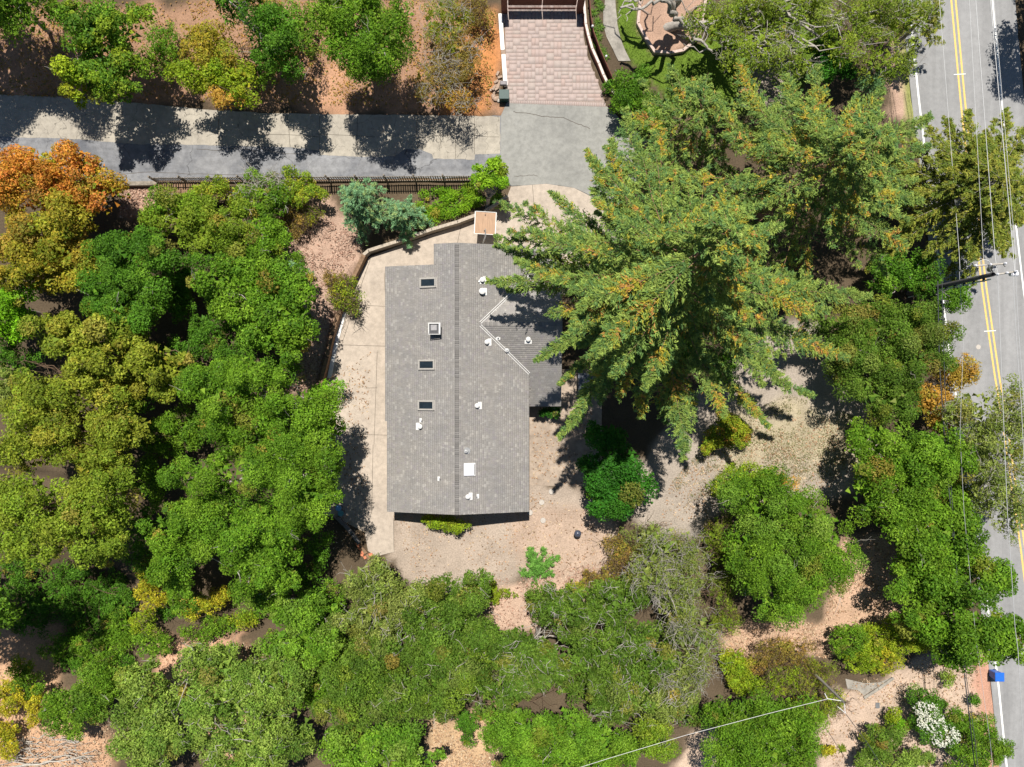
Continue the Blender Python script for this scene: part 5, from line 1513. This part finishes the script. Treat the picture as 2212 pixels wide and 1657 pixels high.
# ------------------------------------------------------------------ conifers built of feathered branches
def plume(m, wood, path, width, col_fn, rng, dens=1.0, nl=.24, nw=.055, spine=0.03, droop=0.25):
    """a branch: spine, forward-slanting twigs and narrow needles"""
    path = np.asarray(path)
    n = len(path)
    L_ = np.sum(np.linalg.norm(np.diff(path, axis=0), axis=1))
    wood.tube(path, np.linspace(min(spine, 0.006 + .0035 * L_), 0.008, n), 4)
    nt = max(6, int(L_ * 9 * dens))
    tt = rng.uniform(0.12, 1.0, nt) ** 0.85
    idx_ = tt * (n - 1)
    p0 = np.stack([np.interp(idx_, range(n), path[:, k]) for k in range(3)], 1)
    e = 1e-2 * (n - 1)
    p1 = np.stack([np.interp(np.clip(idx_ + e, 0, n - 1), range(n), path[:, k]) for k in range(3)], 1)
    p00 = np.stack([np.interp(np.clip(idx_ - e, 0, n - 1), range(n), path[:, k]) for k in range(3)], 1)
    fw = p1 - p00
    fw /= np.linalg.norm(fw, axis=1, keepdims=True) + 1e-9
    sd = np.cross(fw, [0, 0, 1.0])
    sd /= np.linalg.norm(sd, axis=1, keepdims=True) + 1e-9
    s = rng.choice([-1, 1], nt)[:, None] * rng.uniform(.5, 1.0, (nt, 1))
    prof = np.clip(np.sin(np.clip(tt * 0.86 + 0.14, 0, 1) * math.pi) ** 0.6, .25, 1)
    tl = width * prof * rng.uniform(.55, 1.15, nt)
    td = sd * s * .85 + fw * rng.uniform(.35, .95, (nt, 1)) + np.array([0, 0, 1]) * rng.uniform(-droop - .15, .22, (nt, 1))
    td /= np.linalg.norm(td, axis=1, keepdims=True)
    per = 17
    q = rng.uniform(0.05, 1.0, (nt, per))
    p = p0[:, None, :] + td[:, None, :] * (tl[:, None] * q)[..., None]
    p[..., 2] -= droop * .5 * (tl[:, None] * q) ** 2
    p = p.reshape(-1, 3) + rng.normal(size=(nt * per, 3)) * 0.05
    ax = np.repeat(td, per, 0) + rng.normal(size=(nt * per, 3)) * 0.45 + np.array([0, 0, -droop])
    nr = np.array([0, 0, 1.0]) + rng.normal(size=(nt * per, 3)) * 0.5
    col = col_fn(nt, tt, q, rng).reshape(-1, 3)
    ll = nl * rng.uniform(.7, 1.3, nt * per)
    V, Q, C = leaf_quads(p, nr, ll, np.full(nt * per, nw) * rng.uniform(.8, 1.4, nt * per), col * NGAIN, rng, ax)
    m.add(V, Q, C)
    NLEAF[0] += nt * per

def redwood_cols(gold):
    G1 = np.array([(.105, .155, .045), (.140, .185, .050), (.180, .220, .062), (.075, .130, .050)])
    Y1 = np.array([(.36, .25, .04), (.30, .235, .035), (.34, .17, .06), (.23, .22, .035)])
    def fn(nt, tt, q, rng):
        per = q.shape[1]
        c = G1[rng.integers(0, 4, nt)][:, None, :] * rng.uniform(.7, 1.3, (nt, per, 1)) * (0.8 + .45 * q)[..., None]
        t0, t1 = rng.uniform(.35, .95), rng.uniform(.3, .9)
        near = np.exp(-((tt - t0) / .09) ** 2) + 0.6 * np.exp(-((tt - t1) / .06) ** 2)
        tw = rng.random(nt) < (0.85 if rng.random() < gold else 0.15) * np.clip(near, 0, 1)
        y = tw[:, None] & (rng.random((nt, per)) < np.clip(1.35 - q * 1.2, 0, 1))
        return np.where(y[..., None], Y1[rng.integers(0, 4, (nt, 1))] * rng.uniform(.75, 1.25, (nt, per, 1)), c)
    return fn
def flat_cols(cs):
    cs = np.array(cs)
    def fn(nt, tt, q, rng):
        per = q.shape[1]
        t = cs[rng.integers(0, len(cs), nt)][:, None, :]
        return t * (0.75 + 0.5 * q)[..., None] * rng.uniform(.75, 1.25, (nt, per, 1))
    return fn

def conifer(name, label, base_d, h, rad, z0, nb, width, cols, seed, top=.18, dens=1.0, bark='bark_red', explicit=(), power=.75, droop=.25, rise=.06, sag=.20, tr=.5, group=None, spine=.035, nl=.24, nw=.055, lenfn=None):
    rng = np.random.default_rng(seed)
    bx_, by_ = G(*base_d)
    bz_ = gh(bx_, by_)
    root = empty(name, (bx_, by_, bz_), label, 'tree', group)
    nm, wm = Mesh(), Mesh()
    wm.tube(np.array([[0, 0, -.3], [0.05, 0, h * .3], [-.05, .05, h * .6], [0, 0, h * .98]]), [tr, tr * .75, tr * .45, .04], 10)
    def branch(az, z, L_, wd, zt=None):
        n = 8
        s = np.linspace(0, 1, n)
        wob = np.cumsum(rng.normal(size=n) * .035)
        a = az + wob * .6
        r = s * L_
        up = rise * L_ * s - sag * L_ * s ** 2 if zt is None else (zt - z) * s
        p = np.stack([r * np.cos(a), r * np.sin(a), z + up], 1)
        plume(nm, wm, p, wd, cols, rng, dens * (1.0 if zt is None else 2.0), nl, nw, spine, droop)
    for (dx, dy, zt, wd) in explicit:          # branch tips picked out singly
        x, y, _ = P(dx, dy, zt)
        x, y = x - bx_, y - by_
        branch(math.atan2(y, x), min(zt + 1.6, h - 1), math.hypot(x, y), wd, zt)
    for i in range(nb):
        f = (i + rng.random()) / nb
        z = z0 + (h - z0) * f ** 0.85
        az = i * 2.39996 + rng.uniform(-.35, .35)
        L_ = rad * max(top, (1 - f)) ** power * rng.uniform(.72, 1.08) * (lenfn(az) if lenfn else 1)
        branch(az, z, L_, width * rng.uniform(.7, 1.15) * (0.5 + .5 * (1 - f)))
    plume(nm, wm, np.array([[0, 0, h * .9], [0, 0, h * .97], [.02, 0, h]]), .5, cols, rng, dens)
    wm.obj('trunk', M[bark], root, True)
    nm.obj('crown', M['needle'], root)
    return root

EXP_A = [(1055, 602, 9, 1.2), (1070, 535, 9, 1.1), (1110, 565, 10, 1.1), (1140, 515, 10, 1.2), (1160, 590, 11, 1.2), (1182, 425, 9, 1.1), (1235, 342, 9, 1.1), (1215, 480, 11, 1.3), (1330, 300, 10, 1.4), (1395, 232, 10, 1.5), (1290, 400, 13, 1.3), (1150, 772, 11, 1.0), (1205, 832, 10, .8), (1228, 955, 13, 1.0), (1275, 855, 15, 1.2), (1385, 900, 14, 1.3), (1430, 800, 17, 1.3), (1505, 985, 10, 1.5), (1460, 930, 10, 1.0), (1575, 890, 12, 1.4), (1660, 925, 9, 1.0), (1745, 875, 9, 1.0), (1690, 800, 13, 1.3), (1835, 765, 11, 1.4), (1880, 650, 10, 1.4), (1790, 680, 14, 1.3), (1330, 760, 19, 1.2), (1250, 740, 20, 1.1), (1222, 700, 18, 1.0), (1285, 800, 21, 1.1), (1300, 835, 17, 1.0), (1240, 650, 20, 1.1), (1335, 860, 17, 1.1), (1400, 840, 19, 1.1), (1262, 678, 24, 1.2), (1245, 715, 23, 1.1), (1283, 760, 24, 1.2), (1300, 700, 23, 1.2), (1310, 800, 22, 1.2), (1228, 655, 22, 1.0)]  # the high boughs listed last are added to cast dappled shade on the patio
conifer('redwood_tree', 'tallest conifer, its long golden-tipped branches reaching over the house roof', (1361, 653), 28.0, 13.2, 8.0, 112, 1.3, redwood_cols(.5), 501, explicit=EXP_A, tr=.65, dens=1.1, power=1.15, nl=.235, nw=.062, droop=.32, lenfn=lambda az: 0.72 if 3.3 < az % 6.2832 < 4.0 else (0.82 if 4.0 <= az % 6.2832 < 5.4 else 1.0))
EXP_B = [(1560, 155, 9, 1.5), (1690, 165, 9, 1.5), (1800, 150, 9, 1.5), (1905, 188, 9, 1.4), (2005, 245, 9, 1.4), (2015, 340, 9, 1.4), (1990, 440, 9, 1.4), (1955, 545, 9, 1.4), (1480, 195, 9, 1.4), (1620, 190, 11, 1.4), (1750, 215, 12, 1.4), (1930, 300, 12, 1.4)]
conifer('redwood_tree', 'second conifer with golden tips between the tallest one and the road', (1640, 465), 19.5, 10.6, 6.0, 84, 1.35, redwood_cols(.55), 502, explicit=EXP_B, tr=.5, dens=1.0, nl=.235, nw=.062, droop=.32, power=1.0)
conifer('redwood_tree', 'smaller greener conifer filling the gap by the curved wall', (1450, 330), 11.0, 6.4, 3.5, 44, 1.2, redwood_cols(.3), 503, tr=.28, dens=.9, nl=.235, nw=.062, droop=.32)
OLV = [(.125, .145, .026), (.165, .175, .032), (.095, .125, .026), (.20, .185, .04)]
conifer('cypress_tree', 'olive yellow cypress hanging over the road north of the power pole', (1990, 460), 10.0, 8.3, 3.0, 80, 1.25, flat_cols(OLV), 504, bark='bark_grey', dens=.95, droop=.35, tr=.3, nl=.24, nw=.07, explicit=[(2120, 450, 8, 1.4), (2160, 385, 8, 1.4), (2080, 335, 7, 1.3), (2215, 480, 7, 1.3), (2215, 265, 7, 1.3), (2150, 540, 6.5, 1.2), (2030, 330, 6, 1.2), (2100, 240, 6, 1.2), (2180, 240, 7, 1.2), (2210, 330, 7, 1.3), (2190, 430, 7, 1.3), (2180, 520, 6.5, 1.2), (2110, 560, 6, 1.1), (2060, 560, 5, 1.1), (2040, 260, 5, 1.1), (2140, 300, 8, 1.2)])
conifer('cypress_tree', 'olive cypress at the roadside near the top, over the left white line', (1935, 95), 6.0, 3.2, 2.0, 26, .9, flat_cols(OLV), 505, bark='bark_grey', dens=.8, droop=.3, tr=.18)
TEAL = [(.110, .200, .130), (.150, .255, .170), (.085, .160, .100), (.19, .24, .12)]
conifer('blue_cedar', 'blue-green cedar beside the picket fence, larger of the two', (800, 460), 6.0, 3.1, 1.0, 44, .95, flat_cols(TEAL), 506, bark='bark_brown', dens=1.0, tr=.18, droop=.3, nl=.2)
conifer('blue_cedar', 'blue-green cedar beside the bright ivy, smaller of the two', (882, 482), 4.4, 2.3, .8, 34, .85, flat_cols(TEAL), 507, bark='bark_brown', dens=1.0, tr=.14, droop=.3, nl=.2)
conifer('blue_cedar', 'small blue-green conifer sprig at the edge of the pink leaf litter', (655, 590), 3.4, 1.3, .8, 14, .6, flat_cols(TEAL), 508, bark='bark_brown', dens=1.0, tr=.08, droop=.3, nl=.2)
JUN = [(.085, .185, .040), (.120, .235, .055), (.065, .150, .030)]
conifer('juniper', 'feathery bright green juniper on the gravel south of the house', (1160, 1218), 1.2, 2.0, .25, 20, .7, flat_cols(JUN), 509, bark='bark_brown', dens=1.2, tr=.08, droop=.05, sag=.1, nl=.18)['category'] = 'shrub'

# ------------------------------------------------------------------ strap-leaved plants, flowers, brush, litter
def strap_plant(name, label, group, x, y, n, L_, pal, seed, w=.05):
    rng = np.random.default_rng(seed)
    m = Mesh()
    z = gh(x, y)
    cs = pick(pal, n, rng)
    for i in range(n):
        az = i * 2.39996 + rng.uniform(-.2, .2)
        l = L_ * rng.uniform(.7, 1.1)
        el = rng.uniform(.5, 1.1)
        s = np.linspace(0, 1, 5)
        r = l * s * math.cos(el)
        zz = l * s * math.sin(el) - l * .75 * s ** 2.2
        d = np.array([math.cos(az), math.sin(az), 0])
        sd = np.array([-d[1], d[0], 0])
        ww = w * np.array([.7, 1, .9, .6, .05])
        c = d * r[:, None] + np.array([0, 0, 1]) * zz[:, None] + np.array([0, 0, .03])
        V = np.concatenate([c - sd * ww[:, None] / 2, c + sd * ww[:, None] / 2])
        Q = np.array([[k, 5 + k, 6 + k, k + 1] for k in range(4)])
        m.add(V, Q, cs[i] * rng.uniform(.8, 1.2))
    o = m.obj(name, M['leaf'])
    o.location = (x, y, z)
    return tag(o, label, 'plant', group)
for i, (dx, dy) in enumerate([(1290, 4), (1283, 28), (1290, 48), (1284, 66), (1293, 80), (1290, 98), (1302, 112), (1308, 124), (1297, 16), (1296, 60)]):
    strap_plant('agapanthus', 'green strap-leaved plant between the curved fence and the garden walk', 'strap-leaved plants along the garden walk', *G(dx, dy), 34, .75, 'bright', 900 + i)
strap_plant('agave_plant', 'small spiky rosette plant on bare soil near the golden bush', None, *F(2525, 2245)[:2], 40, .7, 'ygreen', 920, .07)
strap_plant('cordyline_plant', 'dark red spiky plant under the spreading oak at the top', None, *G(1688, 70), 46, 1.1, 'red', 921, .09)
for p_ in bpy.data.objects:
    if p_.name == 'cordyline_plant':
        at = p_.data.attributes['Col']
        n_ = len(at.data)
        v_ = np.tile(np.array([.34, .025, .03, 1.0]), (n_, 1)) * np.repeat(np.random.default_rng(3).uniform(.6, 1.2, n_ // 10 + 1), 10)[:n_, None]
        at.data.foreach_set('color', v_.astype(np.float32).ravel())
# white flowering bush
fb = plant('flowering_bush', 'green bush covered in white blossom near the blue bin', 'shrub', 'shrub', 'lush', [(1985, 1505, 34, 24), (2005, 1530, 34, 30), (2020, 1570, 46, 36), (2040, 1595, 40, 28), (2000, 1560, 30, 30)], 3.0)
rng = np.random.default_rng(31)
fm = Mesh()
for dx, dy, rx, ry, n in ((2002, 1532, 27, 20, 150), (2012, 1562, 32, 26, 180), (2042, 1590, 33, 25, 230)):
    a = rng.uniform(0, 6.283, n)
    r = np.sqrt(rng.random(n))
    zz = 2.35 + .75 * np.sqrt(np.clip(1 - r * r, 0, 1)) + rng.normal(size=n) * .08
    p = np.array([P(dx + rx * r[i] * math.cos(a[i]), dy + ry * r[i] * math.sin(a[i]), zz[i]) for i in range(n)])
    for _ in range(3):
        V, Q, C = leaf_quads(p + rng.normal(size=p.shape) * .035, rng.normal(size=(n, 3)) * .5 + [0, 0, 1], np.full(n, .12), np.full(n, .09), np.tile([.82, .82, .74], (n, 1)) * rng.uniform(.85, 1.05, (n, 1)), rng)
        fm.add(V, Q, C)
fm.obj('blossom', M['leaf'], fb, False, tuple(fb.location))
# dry brush pile in the bottom corner
rng = np.random.default_rng(41)
bx_, by_ = G(100, 1620)
t = empty('brush_pile', (bx_, by_, gh(bx_, by_)), 'pile of pale dry branches in the bottom corner', 'branches')
bmn = Mesh()
for i in range(70):
    a = rng.uniform(-.7, .7) + (math.pi if rng.random() < .5 else 0)
    c = np.array([rng.uniform(-3.5, 3.5), rng.uniform(-1.6, 1.3), rng.uniform(.05, .55)])
    l = rng.uniform(.6, 2.6)
    e = c + np.array([math.cos(a) * l, math.sin(a) * l * .6, rng.uniform(-.2, .3)])
    pth = bend(c, e, 5, rng, .06)
    bmn.tube(pth, np.linspace(.04, .012, 5) * rng.uniform(.6, 1.5), 4)
    for _ in range(3):
        s_ = pth[rng.integers(1, 5)]
        bmn.tube(bend(s_, s_ + rng.normal(size=3) * [.5, .4, .15], 3, rng, .1), np.linspace(.018, .006, 3), 3)
bmn.obj('branch', M['bark_pale'], t, True)
fbr = Mesh()
fbr.tube(bend((0, 0, .4), (7.5, 1.2, .8), 9, rng, .012), np.linspace(.10, .03, 9), 6)
for k in range(9):
    s_ = np.array([1.5 + k * .65, .25 + k * .1, .5])
    fbr.tube(bend(s_, s_ + np.array([rng.uniform(.5, 1.5), rng.choice([-1, 1]) * rng.uniform(.4, 1.3), .2]), 4, rng, .08), np.linspace(.035, .01, 4), 4)
o = fbr.obj('fallen_branch', M['bark_pale'], None, True)
x, y = G(20, 1655)
o.location = (x, y, gh(x, y) - .1)
tag(o, 'long pale fallen branch along the bottom edge in the corner', 'branch')
# fallen leaves on the soil
rng = np.random.default_rng(51)
lit = Mesh()
LZ = [([(-60, 30), (1072, 20), (1060, 240), (-60, 205)], 11000, 'rust'), ([(600, 440), (780, 500), (735, 680), (695, 830), (630, 850), (610, 560)], 4200, 'pinkl'), ([(260, 405), (440, 405), (440, 470), (260, 470)], 1500, 'pinkl'), ([(1020, 1260), (1330, 1210), (1250, 1320), (1050, 1370)], 2600, 'pinkl'), ([(1820, 1160), (1930, 1150), (1960, 1350), (1850, 1420), (1560, 1420), (1550, 1360), (1780, 1340)], 4500, 'tanl'), ([(930, 1540), (1100, 1520), (1060, 1690), (930, 1690)], 2600, 'tanl'), ([(1760, 1500), (1990, 1420), (2110, 1400), (2120, 1690), (1760, 1690)], 3000, 'tanl'), ([(330, 1380), (560, 1390), (640, 1600), (480, 1657), (330, 1480)], 2800, 'tanl'), ([(-40, 1400), (250, 1560), (240, 1690), (-40, 1690)], 2500, 'tanl'), ([(850, 1115), (1145, 1055), (1330, 1130), (1300, 1230), (900, 1270)], 1300, 'tanl'), ([(690, 830), (800, 760), (790, 1190), (690, 1200)], 900, 'tanl'), ([(1450, 1040), (1600, 900), (1850, 900), (1890, 1030), (1560, 1110), (1420, 1140)], 2200, 'tanl'), ([(1150, 900), (1280, 880), (1280, 1050), (1150, 1050)], 500, 'tanl')]
PAL['pinkl'] = [((.42, .27, .20), 4), ((.33, .19, .135), 3), ((.50, .36, .27), 3), ((.22, .13, .09), 3)]
PAL['tanl'] = [((.44, .31, .20), 4), ((.38, .22, .125), 3), ((.52, .40, .26), 3), ((.24, .15, .09), 4)]
for poly, n, pal_ in LZ:
    pg = [G(*q) for q in poly]
    xs_, ys_ = [q[0] for q in pg], [q[1] for q in pg]
    X = rng.uniform(min(xs_), max(xs_), n * 4)
    Y = rng.uniform(min(ys_), max(ys_), n * 4)
    k = poly_dist(pg, X, Y)[0]
    k &= vnoise(X, Y, 1.6, 9) * .55 + vnoise(X, Y, .5, 3) * .45 > rng.uniform(.2, .75, len(X))
    X, Y = X[k][:n], Y[k][:n]
    Z = ground_h(X, Y) + .03 + rng.random(len(X)) * .06
    ll = rng.uniform(.07, .22, len(X))
    V, Q, C = leaf_quads(np.stack([X, Y, Z], 1), rng.normal(size=(len(X), 3)) * .35 + [0, 0, 1], ll, ll * .6, pick(pal_, len(X), rng) * rng.uniform(.7, 1.2, (len(X), 1)), rng)
    lit.add(V, Q, C)
tag(lit.obj('fallen_leaves', M['litter']), 'tan and orange fallen leaves scattered over the bare soil', kind='stuff')
# lawn blades and tufts of dry grass
for nm, lb, poly, n, cols_, h_ in (('lawn_grass', 'short green lawn grass under the big oak', LAWN, 16000, [(.11, .20, .02), (.15, .23, .03), (.09, .16, .015)], .10), ('dry_grass', 'dry straw-coloured grass on the old parking area', [(1560, 920), (1700, 850), (1850, 900), (1890, 1010), (1760, 1040), (1560, 1060), (1480, 1090), (1450, 1040)], 15000, [(.36, .30, .17), (.27, .27, .11), (.16, .21, .06)], .13)):
    pg = [G(*q) for q in poly]
    xs_, ys_ = [q[0] for q in pg], [q[1] for q in pg]
    X = rng.uniform(min(xs_), max(xs_), n * 2)
    Y = rng.uniform(max(min(ys_), -40), max(ys_), n * 2)
    if nm == 'lawn_grass':
        k = poly_dist(pg, X, Y)[0]
    else:
        k = poly_dist(pg, X, Y)[0] & (vnoise(X, Y, 1.3, 4) * .6 + vnoise(X, Y, .45, 6) * .4 > rng.uniform(.40, .62, len(X)))
    X, Y = X[k][:n], Y[k][:n]
    ll = h_ * rng.uniform(.8, 1.6, len(X))
    nr = rng.normal(size=(len(X), 3)) * [1, 1, .6]
    ax = rng.normal(size=(len(X), 3)) * .5 + [0, 0, 1]
    C0 = np.array(cols_)[rng.integers(0, 3, len(X))] * rng.uniform(.8, 1.2, (len(X), 1))
    V, Q, C = leaf_quads(np.stack([X, Y, ground_h(X, Y) + h_ * .35], 1), nr, ll, ll * .30, C0, rng, ax)
    gm_ = Mesh(); gm_.add(V, Q, C)
    tag(gm_.obj(nm, M['leaf']), lb, kind='stuff')
print('LEAVES', NLEAF[0])
